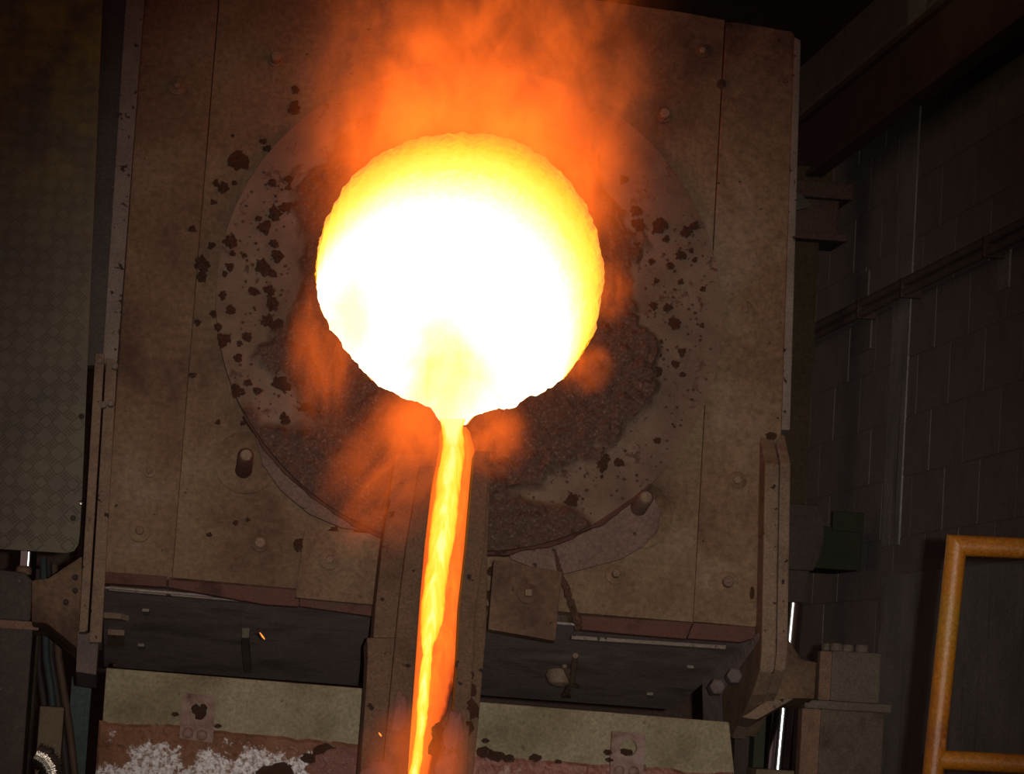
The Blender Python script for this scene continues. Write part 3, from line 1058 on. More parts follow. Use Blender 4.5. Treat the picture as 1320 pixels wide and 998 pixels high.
# ------------------------------------------------------------------ apron in front of the furnace foot
def apron(name, top, bot, seam, label, red, Y=-.27, th=.05):
    """top, bot: photo points of the two upper and lower corners; seam: photo points of the crust edge"""
    P = [wy(x, y, Y) for x, y in top]
    zb = .0
    ctr = (P[0] + P[1]) / 2
    e = empty(name, (ctr.x, Y, 0))
    off = Vector((ctr.x, 0, 0))
    sm = [wy(x, y, Y) for x, y in seam]
    m = MB()
    bl, br = wy(*bot[0], Y), wy(*bot[1], Y)
    poly = [(P[0].x - ctr.x, P[0].z), (P[1].x - ctr.x, P[1].z), (br.x - ctr.x, br.z), (br.x - ctr.x, 0), (bl.x - ctr.x, 0), (bl.x - ctr.x, bl.z)]
    m.prism(poly, 0, th)
    m.build('apron_plate', 'apron', e, bevel=.005)
    # crust: grid standing proud of the plate below the seam
    m = MB()
    NX, NZ = 130, 60
    vs, fs, lime = [], [], []
    x0, x1 = sm[0].x, sm[-1].x
    for i in range(NX + 1):
        x = x0 + (x1 - x0) * i / NX
        k = 0
        while k < len(sm) - 2 and x > sm[k + 1].x:
            k += 1
        zt = sm[k].z + (sm[k + 1].z - sm[k].z) * (x - sm[k].x) / (sm[k + 1].x - sm[k].x)
        zt += .012 * fbm(Vector((x * 7, 0, 1)), 4)
        for j in range(NZ + 1):
            zz = zt - .60 * j / NZ
            h = .010 + .016 * abs(fbm(Vector((x * 9, zz * 9, 4)), 6)) + .012 * fbm(Vector((x * 40, zz * 40, 1)), 3)
            if j == 0 or i in (0, NX):
                h = 0
            vs.append((x - ctr.x, -h, zz))
            fx = i / NX
            dep = zt - zz
            k1 = (dep - .035 - .10 * max(0, .22 - fx) / .22 + .06 * fbm(Vector((x * 5, zz * 5, 7)), 4)) / .05
            k2 = 1 - math.hypot((fx - .045) / .030, (dep - .035) / .040)
            lime.append(max(-1, min(1, max(k1, k2) * .62)))
    for i in range(NX):
        for j in range(NZ):
            q = i * (NZ + 1) + j
            fs.append((q, q + 1, q + NZ + 2, q + NZ + 1))
    m.add(vs, fs)
    cro = m.build('crust', red, e, smooth=False)
    cro.data.attributes.new('lime', 'FLOAT', 'POINT').data.foreach_set('value', lime)
    tag(e, label, 'apron')
    return e
ap1 = apron('splash_apron', [(137, 861), (474, 888)], [(127, 1000), (468, 1000)], [(128, 929), (200, 935), (240, 937), (300, 944), (400, 953), (470, 961)],
            'olive steel apron under furnace with white and rust crust along its foot', 'apron_crust')
ap2 = apron('splash_apron', [(606, 904), (940, 931)], [(598, 1000), (947, 1000)], [(600, 974), (660, 977), (720, 981), (800, 988), (870, 994), (946, 996)],
            'olive steel apron beside the hydraulic ram with pink crust at its foot', 'apron_crust_red')
# pink crust and slag at the launder end of the aprons
def wlump(name, mat, px, py, Y, sx, sy, sz, seed, parent):
    bm = bmesh.new(); bmesh.ops.create_icosphere(bm, subdivisions=4, radius=1)
    for vtx in bm.verts:
        d = vtx.co.copy()
        vtx.co = d * (1 + .32 * fbm(d * 1.7 + Vector((seed, 0, 0)), 5))
    me = bpy.data.meshes.new(name); bm.to_mesh(me); bm.free()
    me.materials.append(MATS[mat])
    o = bpy.data.objects.new(name, me); COL.objects.link(o); o.parent = parent
    o.location = wy(px, py, Y) - parent.location
    o.scale = (sx, sy, sz)
    return o
wlump('refractory_patch', 'apron_crust_red', 440, 990, -.29, .13, .03, .065, 3, ap1)
for (px, py, r, s) in ((420, 970, .045, 1), (400, 978, .03, 2), (360, 995, .05, 3), (345, 998, .04, 4), (226, 921, .012, 5), (281, 936, .012, 8), (150, 857, .012, 9)):
    wlump('slag_lump', 'slag', px, py, -.285, r, .02, r * .6, s, ap1)
for (px, py, r, s) in ((625, 970, .03, 1), (640, 975, .03, 2), (655, 978, .022, 3), (690, 977, .02, 4), (784, 970, .016, 5), (786, 980, .014, 7), (626, 955, .013, 8), (720, 982, .012, 9)):
    wlump('slag_lump', 'slag', px, py, -.28, r, .02, r * .6, s, ap2)
# lifting lugs with an eye and two bolts
def lug(par, tl, tr, br, bl, eye, bolts, Y=-.295):
    P = [wy(x, y, Y) - par.location for x, y in (tl, tr, br, bl)]
    c = wy(*eye, Y) - par.location
    R = .030
    m = MB()
    n = 32
    vs, fs = [], []
    def hit(a):
        d = Vector((math.cos(a), math.sin(a))); best = None
        for i in range(4):
            p = Vector((P[i].x - c.x, P[i].z - c.z)); q = Vector((P[(i + 1) % 4].x - c.x, P[(i + 1) % 4].z - c.z))
            e_ = q - p; den = d.x * e_.y - d.y * e_.x
            if abs(den) < 1e-9: continue
            t = (p.x * e_.y - p.y * e_.x) / den; s = (p.x * d.y - p.y * d.x) / den
            if t > 0 and -1e-6 <= s <= 1 + 1e-6 and (best is None or t < best): best = t
        return best
    an = sorted([2 * math.pi * k / n for k in range(n)] + [math.atan2(p.z - c.z, p.x - c.x) % (2 * math.pi) for p in P])
    n = len(an)
    for yy in (P[0].y, P[0].y + .022):
        for a in an:
            t = hit(a); vs.append((c.x + math.cos(a) * t, yy, c.z + math.sin(a) * t))
        for a in an:
            vs.append((c.x + math.cos(a) * R, yy, c.z + math.sin(a) * R))
    for i in range(n):
        j = (i + 1) % n
        fs += [(i, j, n + j, n + i), (2 * n + i, 2 * n + j, 3 * n + j, 3 * n + i), (i, j, 2 * n + j, 2 * n + i), (n + i, n + j, 3 * n + j, 3 * n + i)]
    m.add(vs, fs)
    lo = m.build('lifting_lug', 'lug_rust', par)
    for (x, y) in bolts:
        p = wy(x, y, Y) - par.location
        m = MB(); m.lathe([(.020, -.004), (.018, .006), (.010, .014), (.002, .016)], p, 14)
        m.build('bolt', 'lug_rust', lo, smooth=True)
for (px, py, r, sd) in ((258, 919, .020, 21), (252, 914, .014, 22), (262, 913, .013, 23)):
    wlump('slag_lump', 'slag', px, py, -.283, r, .018, r, sd, ap1)
wlump('slag_lump', 'slag', 807, 970, -.283, .022, .018, .012, 24, ap2)
lug(ap1, (236, 893), (278, 898), (274, 958), (231, 952), (257, 917), [(242, 945), (260, 948)])
lug(ap2, (789, 943), (832, 946), (829, 1004), (786, 1003), (810, 964), [(798, 994), (817, 995)])

# ------------------------------------------------------------------ right bearing pedestal
def wbox(m, px0, py0, px1, py1, Y0, Y1, off):
    a, b_ = wy(px0, py1, Y0), wy(px1, py0, Y0)
    m.box(a.x - off.x, b_.x - off.x, Y0 - off.y, Y1 - off.y, a.z - off.z, b_.z - off.z)
YP = -.02
bp0 = wy(1090, 960, YP)
ped = empty('bearing_pedestal', (bp0.x, YP + .15, 0))
of = Vector((bp0.x, YP + .15, 0))
zf0, zf1 = wy(1090, 916, YP).z, wy(1090, 905, YP).z
zcap = wy(1100, 840, YP).z
xl, xr = wy(1056, 960, YP).x, wy(1138, 960, YP).x
xcl, xcr = wy(1073, 870, YP).x, wy(1137, 870, YP).x
D = .21
m = MB(); m.box(xl - of.x, xr - of.x, -.15, D, 0, zf0)
post = m.build('post', 'post_steel', ped, bevel=.006)
m = MB(); m.prism([(xl - of.x, -.149), (xl - of.x, -.02), (xl - of.x - .055, -.02), (xl - of.x - .055, -.09)], 0, zf0 - .001, 'z')
m.build('side_plate', 'post_red', ped, bevel=.004)
m = MB(); m.box(xl - of.x - .065, xr - of.x + .02, -.175, D + .02, zf0, zf1)
m.build('flange', 'cap_steel', ped, bevel=.004)
m = MB(); m.box(xcl - of.x, xcr - of.x, -.13, .12, zf1, zcap)
m.build('bearing_cap', 'cap_steel', ped, bevel=.008)
m = MB(); m.prism([(xcl - of.x, -.129), (xcl - of.x, -.04), (xcl - of.x - .035, -.04), (xcl - of.x - .035, -.09)], zf1 + .001, zcap - .004, 'z')
m.build('cap_side', 'post_red', ped, bevel=.004)
for (px, dy) in ((1058, .08), (1085, -.06), (1104, .08), (1123, -.06)):
    x = wy(px, 838, YP + dy).x - of.x
    m = MB(); m.lathe([(.026, 0), (.026, .022), (.022, .027)], (min(max(x, xcl - of.x + .03), xcr - of.x - .03), dy, zcap), 12, 'z')
    m.build('bolt', 'cap_steel', ped, smooth=True)
tag(ped, 'rusty bearing pedestal with bolted cap beside the polished ram', 'pedestal')

# polished hydraulic ram on the right with its clevis
YR = .62
ra, rb = wy(1026, 740, YR), wy(1003, 985, YR)
rdir = (rb - ra).normalized()
rt_top = ra - rdir * .12
rb_low = rb + rdir * .04
base_pt = rb + rdir * ((rb.z) / -rdir.z)
ram = empty('hydraulic_ram', (base_pt.x, base_pt.y, 0))
m = MB(); m.tube([rt_top - ram.location, rb_low - ram.location], .041, 28); m.build('piston_rod', 'chrome', ram, smooth=True)
m = MB(); m.tube([rb_low - ram.location, base_pt - ram.location], .075, 24); m.build('cylinder', 'post_steel', ram, smooth=True)
gl = rb + rdir * .02
m = MB(); m.box(gl.x - ram.location.x - .10, gl.x - ram.location.x + .10, gl.y - ram.location.y - .09, gl.y - ram.location.y + .09, gl.z - .035, gl.z)
m.build('gland', 'tan_box', ram, bevel=.008)
# rounded clevis box at the top of the ram
c0, c1 = wy(1022, 735, YR - .1), wy(1062, 652, YR - .1)
m = MB()
pts = [(c0.x, c0.z), (c1.x - .03, c0.z), (c1.x - .005, c0.z + .06), (c1.x + .005, (c0.z + c1.z) / 2), (c1.x, c1.z - .05), (c1.x - .02, c1.z), (c0.x - .06, c1.z), (c0.x - .06, c0.z)]
m.prism([(x - ram.location.x, zz) for x, zz in pts], YR - .12 - ram.location.y, YR + .10 - ram.location.y)
m.build('clevis', 'soot', ram, bevel=.01)
m = MB(); m.box(c0.x - ram.location.x - .05, c0.x - ram.location.x + .07, YR - .08 - ram.location.y, YR + .08 - ram.location.y, c0.z - .12, c0.z + .02)
m.build('rod_eye', 'soot', ram, bevel=.01)
tag(ram, 'polished chrome hydraulic ram standing between furnace and rusty pedestal', 'hydraulic ram')
# green box bracket on the column behind
a, b_ = wy(1060, 733, 4.4), wy(1112, 682, 4.4)
m = MB()
m.box(a.x - .3, b_.x, 4.4, 4.999, a.z, b_.z)
m.box(b_.x - .16, b_.x, 4.38, 4.4, b_.z - .02, b_.z + .08)
o = m.build('green_bracket', 'green_steel', bevel=.006)
tag(o, 'dark green steel bracket behind the ram clevis', 'bracket')

# dark guide rails beside the ram, behind the aprons
for i, (xa, xb, Y, lb, mat) in enumerate(((947, 968, .9, 'dark grey upright post behind the furnace cheek', 'soot'),
                                     (972, 986, .8, 'narrow green edged upright rail beside the polished ram', 'green_steel'))):
    a, b_ = wy(xa, 960, Y), wy(xb, 960, Y)
    zt = wy(960, 905, Y).z
    m = MB()
    m.box(a.x, b_.x, Y, Y + .012, 0, zt)
    m.box(a.x, a.x + .012, Y + .012, Y + .1, 0, zt)
    m.box(b_.x - .012, b_.x, Y + .012, Y + .1, 0, zt)
    o = m.build('guide_rail', mat, bevel=.002)
    tag(o, lb, 'rail')

# ------------------------------------------------------------------ left side
YL = -.10
pz1 = wy(20, 800, YL)
lp_ = empty('bearing_pedestal', (wy(0, 900, YL).x, YL + .2, 0))
of = lp_.location
xr = wy(47, 850, YL).x
xl = wy(-60, 850, YL).x
zt = wy(20, 800, YL).z
m = MB(); m.box(xl - of.x, xr - of.x - .02, -.18, .20, 0, zt); m.build('post', 'left_post', lp_, bevel=.006)
m = MB(); m.box(xl - of.x, xr - of.x, -.2, .21, zt - .03, zt); m.build('flange', 'post_red', lp_, bevel=.004)
xc = wy(41, 770, YL).x
zc_ = wy(20, 737, YL).z
m = MB(); m.prism([(xl - of.x, zt), (xc - of.x, zt), (xc - of.x, zc_ - .03), (xc - of.x - .03, zc_), (xl - of.x, zc_ + .01)], -.17, .15)
m.build('bearing_cap', 'left_post', lp_, bevel=.008)
m = MB(); m.lathe([(.028, 0), (.028, .022), (.02, .03)], (xc - of.x - .04, -.05, zc_ - .004), 12, 'z'); m.build('bolt', 'post_red', lp_, smooth=True)
tag(lp_, 'dark purple-brown bearing pedestal under the checker plate', 'pedestal')
# ram rod above it
Yq = .5
a, b_ = wy(38, 700, Yq), wy(34, 760, Yq)
d = (b_ - a).normalized()
bs = b_ + d * (b_.z / -d.z)
e = empty('hydraulic_ram', (bs.x, bs.y, 0))
m = MB(); m.tube([a - d * .5 - e.location, b_ - e.location], .03, 24); m.build('piston_rod', 'chrome', e, smooth=True)
m = MB(); m.tube([b_ - e.location, bs - e.location], .06, 20); m.build('cylinder', 'post_steel', e, smooth=True)
tag(e, 'short shiny ram rod showing between checker plate and dark pedestal', 'hydraulic ram')

# checker plate panel
WC = .03
ck = empty('checker_panel', matrix=F)
pts = []
corner = [uv(x, y, WC) for x, y in ((-60, -40), (134, -40), (106, 640), (103, 690), (101, 702), (96, 710), (86, 713), (-60, 704))]
m = MB(); m.prism(corner, -WC, -WC + .012)
m.build('sheet', 'checker', ck, bevel=.002)
m = MB()
def in_ck(u_, v_):
    c = False
    n = len(corner)
    for i in range(n):
        x1, y1 = corner[i]; x2, y2 = corner[(i + 1) % n]
        if (y1 > v_) != (y2 > v_) and u_ < (x2 - x1) * (v_ - y1) / (y2 - y1) + x1:
            c = not c
    return c
u0, u1 = min(p[0] for p in corner), max(p[0] for p in corner)
v0, v1 = min(p[1] for p in corner), max(p[1] for p in corner)
CS = .054
ii = 0
u_ = u0
while u_ < u1:
    jj = 0
    v_ = v0
    while v_ < v1:
        ang = math.radians(45 if (ii + jj) % 2 else -45)
        ca, sa = math.cos(ang), math.sin(ang)
        for q in range(-2, 3):
            cx_, cz_ = u_ - sa * q * .0100, v_ + ca * q * .0100
            hl, hw = .0165, .0018
            if in_ck(cx_ + ca * hl, cz_ + sa * hl) and in_ck(cx_ - ca * hl, cz_ - sa * hl):
                P = []
                for (s1, s2, yy) in ((-1, -1, 0), (1, -1, 0), (1, 1, 0), (-1, 1, 0)):
                    P.append((cx_ + ca * hl * s1 - sa * hw * 1.6 * s2, -WC + .0005, cz_ + sa * hl * s1 + ca * hw * 1.6 * s2))
                for (s1, s2) in ((-1, -1), (1, -1), (1, 1), (-1, 1)):
                    P.append((cx_ + ca * hl * .8 * s1 - sa * hw * .6 * s2, -WC - .0022, cz_ + sa * hl * .8 * s1 + ca * hw * .6 * s2))
                m.add(P, [(4, 5, 6, 7), (0, 1, 5, 4), (1, 2, 6, 5), (2, 3, 7, 6), (3, 0, 4, 7)])
        v_ += CS; jj += 1
    u_ += CS; ii += 1
tag(m.build('tread_bars', 'checker', ck), kind='stuff')
for (px, py) in ((107, 649), (108, 537), (97, 668)):
    p = fl_pt(px - 3, py, WC)
    m = MB(); m.lathe([(.010, 0), (.009, .006), (.004, .010)], p, 12)
    m.build('screw', 'foil' if py == 649 else 'soot', ck, smooth=True)
# back frame that carries the sheet
m = MB()
a, b_ = uv(120, 0, 0), uv(100, 690, 0)
m.prism([(a[0] - .12, a[1] + .3), (a[0] - .05, a[1] + .3), (b_[0] - .05, b_[1]), (b_[0] - .12, b_[1])], -WC + .012, .10)
m.build('stiffener', 'soot', ck)
tag(ck, 'olive grey checker plate panel with worn yellow paint beside the furnace', 'panel')

# hoses, tan box, foil sleeve and teal panel low on the left
hs = [((52, 806), (60, 850), (66, 890), (70, 930), (76, 1010), 'hose_teal', .013, 'teal rubber hose hanging closest to the dark pedestal'),
      ((58, 812), (66, 850), (74, 900), (80, 940), (88, 1010), 'hose', .014, 'black rubber hose hanging between the teal and brown hoses'),
      ((66, 815), (76, 850), (84, 900), (90, 940), (98, 1010), 'hose_brown', .014, 'brown rubber hose hanging beside the teal panel'),
      ((45, 820), (50, 860), (56, 900), (60, 940), (64, 1010), 'hose', .012, 'thin black rubber hose partly behind the dark pedestal edge')]
for i, h in enumerate(hs):
    Y = .66 + .06 * i
    P = [wy(x, y, Y) for x, y in h[:5]]
    P[0] = P[0] + Vector((-.01, .1, .25))
    P.append(Vector((P[-1].x + .03, Y, .02)))
    cu = []
    for k in range(len(P) - 1):
        for t in range(4):
            cu.append(P[k].lerp(P[k + 1], t / 4))
    cu.append(P[-1])
    m = MB(); m.tube(cu, h[6], 12)
    o = m.build('hose', h[5], smooth=True)
    tag(o, h[7], 'hose')
Yt = .25
a, b_ = wy(47, 968, Yt), wy(83, 912, Yt)
m = MB(); m.box(a.x, b_.x, Yt, Yt + .14, 0.0, b_.z)
o = m.build('junction_box', 'tan_box', bevel=.006)
tag(o, 'tan speckled steel box standing beside the dark pedestal', 'box')
Yf = .10
P = [wy(x, y, Yf) for x, y in ((46, 972), (58, 978), (66, 990), (70, 1010), (72, 1060))]
P.append(Vector((P[-1].x, Yf, .02)))
cu, rr_ = [], []
for k in range(len(P) - 1):
    n = 16 if k < 4 else 40
    for t in range(n):
        cu.append(P[k].lerp(P[k + 1], t / n)); rr_.append(.042 + (.005 if len(cu) % 4 < 2 else -.004))
m = MB(); m.tube(cu, rr_, 16)
o = m.build('foil_sleeve', 'foil')
tag(o, 'shiny crumpled foil hose sleeve at the foot of the tan box', 'hose')
Yk = 1.2
a, b_ = wy(84, 990, Yk), wy(119, 872, Yk)
m = MB()
m.box(a.x, b_.x, Yk, Yk + .02, 0, b_.z); m.box(a.x, a.x + .02, Yk + .02, Yk + .2, 0, b_.z); m.box(b_.x - .02, b_.x, Yk + .02, Yk + .2, 0, b_.z)
o = m.build('upright_panel', 'teal_steel', bevel=.003)
tag(o, 'dull teal steel upright behind the hoses', 'panel')

# ------------------------------------------------------------------ yellow guard rail, close to the camera
DR = 7.1
YG = CAM.y + DR
TR = .0245
def gp_(x, y):
    return wy(x, y, YG)
top = gp_(1233, 703)
low = gp_(1204, 985)
vert = (low - top).normalized()
foot = low + vert * (low.z / -vert.z)
gr = empty('guard_rail', (foot.x, foot.y, 0))
L = gr.location
rdir_ = (gp_(1318, 707) - gp_(1233, 703)).normalized()
def mitre_tube(p, q, other, r, n=24):
    """tube from corner p to q whose end at p is cut on the mitre with a tube leaving towards 'other'"""
    d1, d2 = (q - p).normalized(), other.normalized()
    a = d1.cross(d2).normalized()
    b = a.cross(d1)
    vs = []
    for k in range(n):
        off = (a * math.cos(2 * math.pi * k / n) + b * math.sin(2 * math.pi * k / n)) * r
        vs.append(p + off + d1 * (off.dot(d2) / (1 - d1.dot(d2))))
    for k in range(n):
        off = (a * math.cos(2 * math.pi * k / n) + b * math.sin(2 * math.pi * k / n)) * r
        vs.append(q + off)
    m = MB()
    m.add(vs, [(k, (k + 1) % n, n + (k + 1) % n, n + k) for k in range(n)] + [tuple(range(n)), tuple(range(2 * n - 1, n - 1, -1))])
    return m
mitre_tube(top - L, foot - L, rdir_, TR).build('upright', 'yellow_paint', gr, smooth=True)
mitre_tube(top - L, top + rdir_ * 1.1 - L, vert, TR).build('top_rail', 'yellow_paint', gr, smooth=True)
l0 = gp_(1206, 979)
m = MB(); m.tube([l0 - L, l0 + (gp_(1318, 985) - l0).normalized() * 1.15 - L], TR * .92, 24); m.build('mid_rail', 'yellow_paint', gr, smooth=True)
far = foot + rdir_ * 1.1
m = MB(); m.tube([top + rdir_ * 1.1 - L, Vector((far.x, far.y, 0)) - L], TR, 24); m.build('upright', 'yellow_paint', gr, smooth=True)
tag(gr, 'yellow painted tubular guard rail in front of the block wall', 'railing')

# ------------------------------------------------------------------ sparks
for (px, py, w, ln, lb) in ((338, 820, .3, .018, 'tiny orange spark flying in front of the furnace underside'),
                            (490, 947, .55, .010, 'tiny orange spark flying beside the launder side plate'),
                            (553, 806, .32, .012, 'tiny orange spark jumping off the molten stream')):
    p = F @ fl_pt(px, py, w)
    m = MB(); m.tube([Vector((-ln * .5, 0, ln * .6)), Vector((0, 0, 0)), Vector((ln * .5, 0, -ln * .6))], [.0015, .003, .0015], 8)
    o = m.build('spark', 'spark', smooth=True)
    o.location = p
    tag(o, lb, 'spark')

# ------------------------------------------------------------------ flames, and fume lit orange by built-in emission
def vol_mat(name, build, smoke=.4):
    m = bpy.data.materials.new(name)
    m.use_nodes = True
    nt = m.node_tree
    nt.nodes.remove(nt.nodes['Principled BSDF'])
    tc = nt.nodes.new('ShaderNodeTexCoord')
    em = nt.nodes.new('ShaderNodeEmission')
    em.inputs[0].default_value = (1.0, .145, .013, 1)
    dn = build(nt, tc.outputs['Object'])
    lnk(nt, dn, em.inputs[1])
    ab = nt.nodes.new('ShaderNodeVolumeAbsorption')          # the smoke in it dims what lies behind
    ab.inputs[0].default_value = (.25, .08, .03, 1)
    lnk(nt, mathn(nt, 'MULTIPLY', dn, smoke), ab.inputs[1])
    ad = nt.nodes.new('ShaderNodeAddShader')
    lnk(nt, em.outputs[0], ad.inputs[0])
    lnk(nt, ab.outputs[0], ad.inputs[1])
    lnk(nt, ad.outputs[0], nt.nodes['Material Output'].inputs['Volume'])
    try:
        m.cycles.volume_step_rate = 1.3
    except Exception:
        pass
    MATS[name] = m
    return m

def flame(nt, v):
    s = nt.nodes.new('ShaderNodeSeparateXYZ')
    lnk(nt, v, s.inputs[0])
    x, y, z = s.outputs
    # distance outside the mouth circle
    r = mathn(nt, 'SQRT', mathn(nt, 'ADD', mathn(nt, 'MULTIPLY', x, x), mathn(nt, 'MULTIPLY', z, z)))
    d = mathn(nt, 'MAXIMUM', mathn(nt, 'SUBTRACT', r, .47), 0)
    n1 = noise(nt, v, 1.0, 5, .6, .8, (3.6, 1.6, 2.6))
    n2 = noise(nt, v, 1.0, 5, .62, .7, (8, 3.2, 5.4))
    # fire hugging the upper rim, fading outward
    near = mathn(nt, 'POWER', 2.718, mathn(nt, 'MULTIPLY', d, -6.6))
    halo = mathn(nt, 'MULTIPLY', mathn(nt, 'POWER', 2.718, mathn(nt, 'MULTIPLY', d, -16.0)), mathn(nt, 'MULTIPLY_ADD', n2, 1.6, -.3))  # thin veiling glow round the whole mouth, painted as flame emission
    upz = nt.nodes.new('ShaderNodeMapRange'); upz.interpolation_type = 'SMOOTHSTEP'
    upz.inputs[1].default_value = -.05; upz.inputs[2].default_value = .50
    lnk(nt, z, upz.inputs[0])
    fire = mathn(nt, 'MULTIPLY', mathn(nt, 'MULTIPLY', near, upz.outputs[0]), mathn(nt, 'MULTIPLY_ADD', n2, 1.2, .4))
    # drifting wisps higher up, fading away to both sides
    xo = mathn(nt, 'SUBTRACT', x, mathn(nt, 'MULTIPLY', z, .06))
    side = mathn(nt, 'POWER', 2.718, mathn(nt, 'MULTIPLY', mathn(nt, 'POWER', mathn(nt, 'ABSOLUTE', mathn(nt, 'DIVIDE', xo, .50)), 4), -1.0))
    far = mathn(nt, 'POWER', 2.718, mathn(nt, 'MULTIPLY', d, -2.6))
    wv = nt.nodes.new('ShaderNodeMapRange'); wv.interpolation_type = 'SMOOTHSTEP'
    wv.inputs[1].default_value = .43; wv.inputs[2].default_value = .64
    lnk(nt, mathn(nt, 'MULTIPLY_ADD', n2, .4, mathn(nt, 'MULTIPLY', n1, .6)), wv.inputs[0])
    wisp = mathn(nt, 'MULTIPLY', mathn(nt, 'MULTIPLY', far, side), mathn(nt, 'MULTIPLY', mathn(nt, 'MULTIPLY_ADD', wv.outputs[0], 1.0, .12), upz.outputs[0]))
    tot = mathn(nt, 'ADD', mathn(nt, 'MULTIPLY', mathn(nt, 'MULTIPLY', fire, side), 9.0), mathn(nt, 'MULTIPLY', wisp, 6.5))
    tot = mathn(nt, 'MULTIPLY_ADD', halo, 1.6, tot)
    # the draught from the mouth keeps its middle clear
    cl = nt.nodes.new('ShaderNodeMapRange'); cl.interpolation_type = 'SMOOTHSTEP'
    cl.inputs[1].default_value = .32; cl.inputs[2].default_value = .46
    lnk(nt, r, cl.inputs[0])
    tot = mathn(nt, 'MULTIPLY', tot, cl.outputs[0])
    # thin towards the front and back of the plume
    w = mathn(nt, 'MULTIPLY', y, -1.0)
    pf = mathn(nt, 'MULTIPLY', mathn(nt, 'SUBTRACT', w, .06), mathn(nt, 'SUBTRACT', .46, w))
    pf = mathn(nt, 'MAXIMUM', mathn(nt, 'MULTIPLY', pf, 25.0), 0)
    return mathn(nt, 'MULTIPLY', tot, pf)
vol_mat('flame', flame)

m = MB()
# rounded plume hull
rings = [(-.72, .30), (-.60, .50), (-.3, .66), (0, .70), (.2, .72), (.6, .78), (1.0, .82), (1.42, .80), (1.6, .60)]
vs, fs = [], []
n = 36
for (zz, rx) in rings:
    for k in range(n):
        a = 2 * math.pi * k / n
        vs.append((.03 + rx * math.cos(a), -.26 + .20 * math.sin(a), zz))
for i in range(len(rings) - 1):
    for k in range(n):
        fs.append((i * n + k, i * n + (k + 1) % n, (i + 1) * n + (k + 1) % n, (i + 1) * n + k))
fs += [tuple(range(n - 1, -1, -1)), tuple((len(rings) - 1) * n + k for k in range(n))]
m.add(vs, fs)
o = m.build('flame', None, matrix=F)
o.data.materials.append(MATS['flame'])
tag(o, 'orange flames and smoke with painted-in glow rising over the furnace mouth', 'flame')

def puff(px, py, w, rx, rz, st, label, seed, stretch=(2.2, 2.2, 1.6), lo=.38, hi=.68, ry=.16, rot=0):  # puff emits orange itself, standing in for the metal's glow on smoke
    def b(nt, v):
        ln = nt.nodes.new('ShaderNodeVectorMath'); ln.operation = 'LENGTH'
        lnk(nt, v, ln.inputs[0])
        mp = nt.nodes.new('ShaderNodeMapping'); mp.inputs['Location'].default_value = (seed, seed * .7, seed * 1.3)
        lnk(nt, v, mp.inputs[0])
        n1 = noise(nt, mp.outputs[0], 1.0, 5, .62, .6, stretch)
        f = nt.nodes.new('ShaderNodeMapRange'); f.interpolation_type = 'SMOOTHSTEP'
        f.inputs[1].default_value = 1.0; f.inputs[2].default_value = .15
        lnk(nt, ln.outputs['Value'], f.inputs[0])
        g_ = nt.nodes.new('ShaderNodeMapRange'); g_.interpolation_type = 'SMOOTHSTEP'
        g_.inputs[1].default_value = lo; g_.inputs[2].default_value = hi
        lnk(nt, n1, g_.inputs[0])
        return mathn(nt, 'MULTIPLY', mathn(nt, 'MULTIPLY', f.outputs[0], g_.outputs[0]), st)
    mt = vol_mat('fume', b)
    bm = bmesh.new(); bmesh.ops.create_icosphere(bm, subdivisions=3, radius=1)
    me = bpy.data.meshes.new('fume'); bm.to_mesh(me); bm.free()
    me.materials.append(mt)
    o = bpy.data.objects.new('fume', me); COL.objects.link(o)
    o.matrix_world = F @ Matrix.Translation(fl_pt(px, py, w)) @ Matrix.Rotation(rot, 4, 'Y') @ Matrix.Diagonal((rx, ry, rz, 1))
    tag(o, label, 'smoke')
puff(512, 600, .27, .27, .40, 6.5, 'fume with painted-in orange glow drifting on the side of the launder toward the round stud washer', 1.0, rot=.45, lo=.34)
puff(540, 545, .24, .19, .19, 10.0, 'bright orange fume curling at the lip where the stream leaves the mouth', 2.0, lo=.25)
puff(628, 560, .24, .19, .19, 8.0, 'orange fume curling over the lip beside the tall launder cheek', 3.0, lo=.32)
puff(420, 450, .26, .17, .38, 4.6, 'faint orange fume along the mouth rim beside the slag splashes', 4.0, lo=.34)
puff(783, 370, .24, .12, .16, 4.2, 'small orange fume puff at the mouth rim near the face plate seam', 5.0, lo=.36)
puff(752, 470, .24, .13, .13, 4.6, 'small orange fume puff low on the mouth rim above the tongue plate', 6.0, lo=.34)
puff(540, 985, .78, .22, .24, 5.0, 'orange fume around the foot of the molten stream', 7.0, lo=.3)
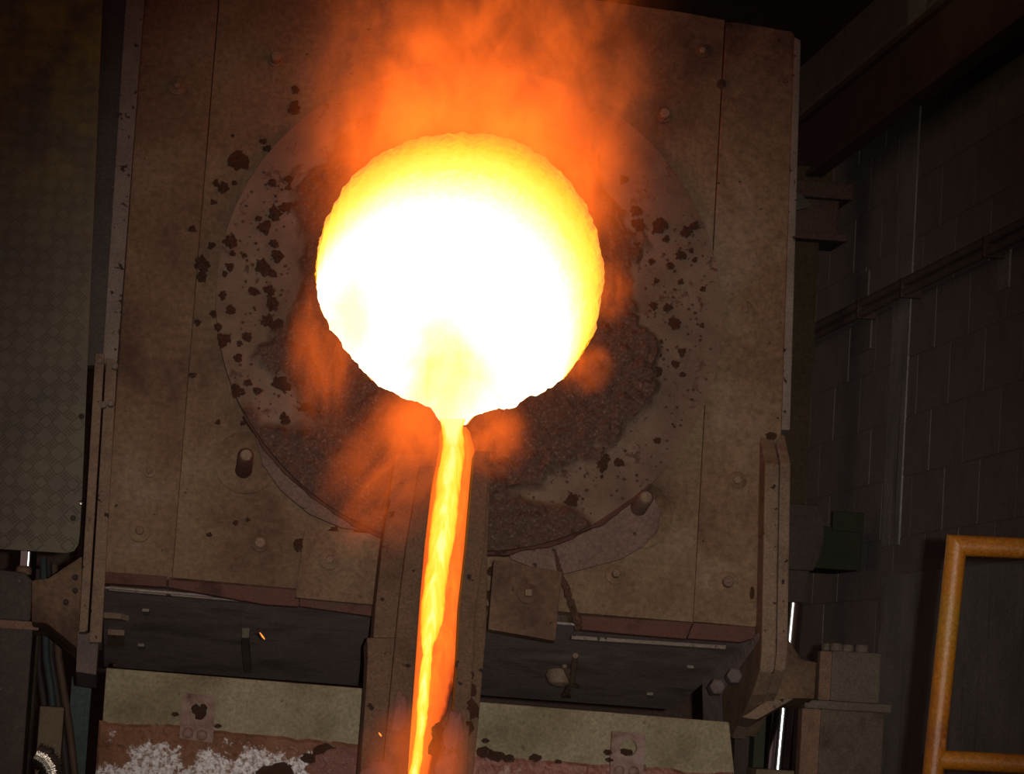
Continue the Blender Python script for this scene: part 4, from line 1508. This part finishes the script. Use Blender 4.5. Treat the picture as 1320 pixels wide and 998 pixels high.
# thin yellow smoke hanging in front of the bright mouth above the lip: it takes blue out of the light behind it
def veil(px, py, w, rx, ry, rz, dens, seed, rot, label):
    m = bpy.data.materials.new('veil')
    m.use_nodes = True
    nt = m.node_tree
    nt.nodes.remove(nt.nodes['Principled BSDF'])
    v = nt.nodes.new('ShaderNodeTexCoord').outputs['Object']
    ab = nt.nodes.new('ShaderNodeVolumeAbsorption')
    ab.inputs[0].default_value = (.96, .84, .25, 1)
    ln = nt.nodes.new('ShaderNodeVectorMath'); ln.operation = 'LENGTH'
    lnk(nt, v, ln.inputs[0])
    mp = nt.nodes.new('ShaderNodeMapping'); mp.inputs['Location'].default_value = (seed, seed * .7, seed * 1.3)
    lnk(nt, v, mp.inputs[0])
    n1 = noise(nt, mp.outputs[0], 1.0, 4, .6, .5, (1.8, 1.0, 1.6))
    f = nt.nodes.new('ShaderNodeMapRange'); f.interpolation_type = 'SMOOTHSTEP'
    f.inputs[1].default_value = 1.0; f.inputs[2].default_value = .1
    lnk(nt, ln.outputs['Value'], f.inputs[0])
    g_ = nt.nodes.new('ShaderNodeMapRange'); g_.interpolation_type = 'SMOOTHSTEP'
    g_.inputs[1].default_value = .32; g_.inputs[2].default_value = .66
    lnk(nt, n1, g_.inputs[0])
    lnk(nt, mathn(nt, 'MULTIPLY', mathn(nt, 'MULTIPLY', f.outputs[0], g_.outputs[0]), dens), ab.inputs[1])
    lnk(nt, ab.outputs[0], nt.nodes['Material Output'].inputs['Volume'])
    bm = bmesh.new(); bmesh.ops.create_icosphere(bm, subdivisions=3, radius=1)
    me = bpy.data.meshes.new('smoke_veil'); bm.to_mesh(me); bm.free()
    me.materials.append(m)
    o = bpy.data.objects.new('smoke_veil', me); COL.objects.link(o)
    o.matrix_world = F @ Matrix.Translation(fl_pt(px, py, w)) @ Matrix.Rotation(rot, 4, 'Y') @ Matrix.Diagonal((rx, ry, rz, 1))
    tag(o, label, 'smoke')
veil(572, 480, -.20, .20, .13, .28, 22.0, 3.0, .0, 'thin yellowish smoke hanging in the glowing mouth above the pouring lip')
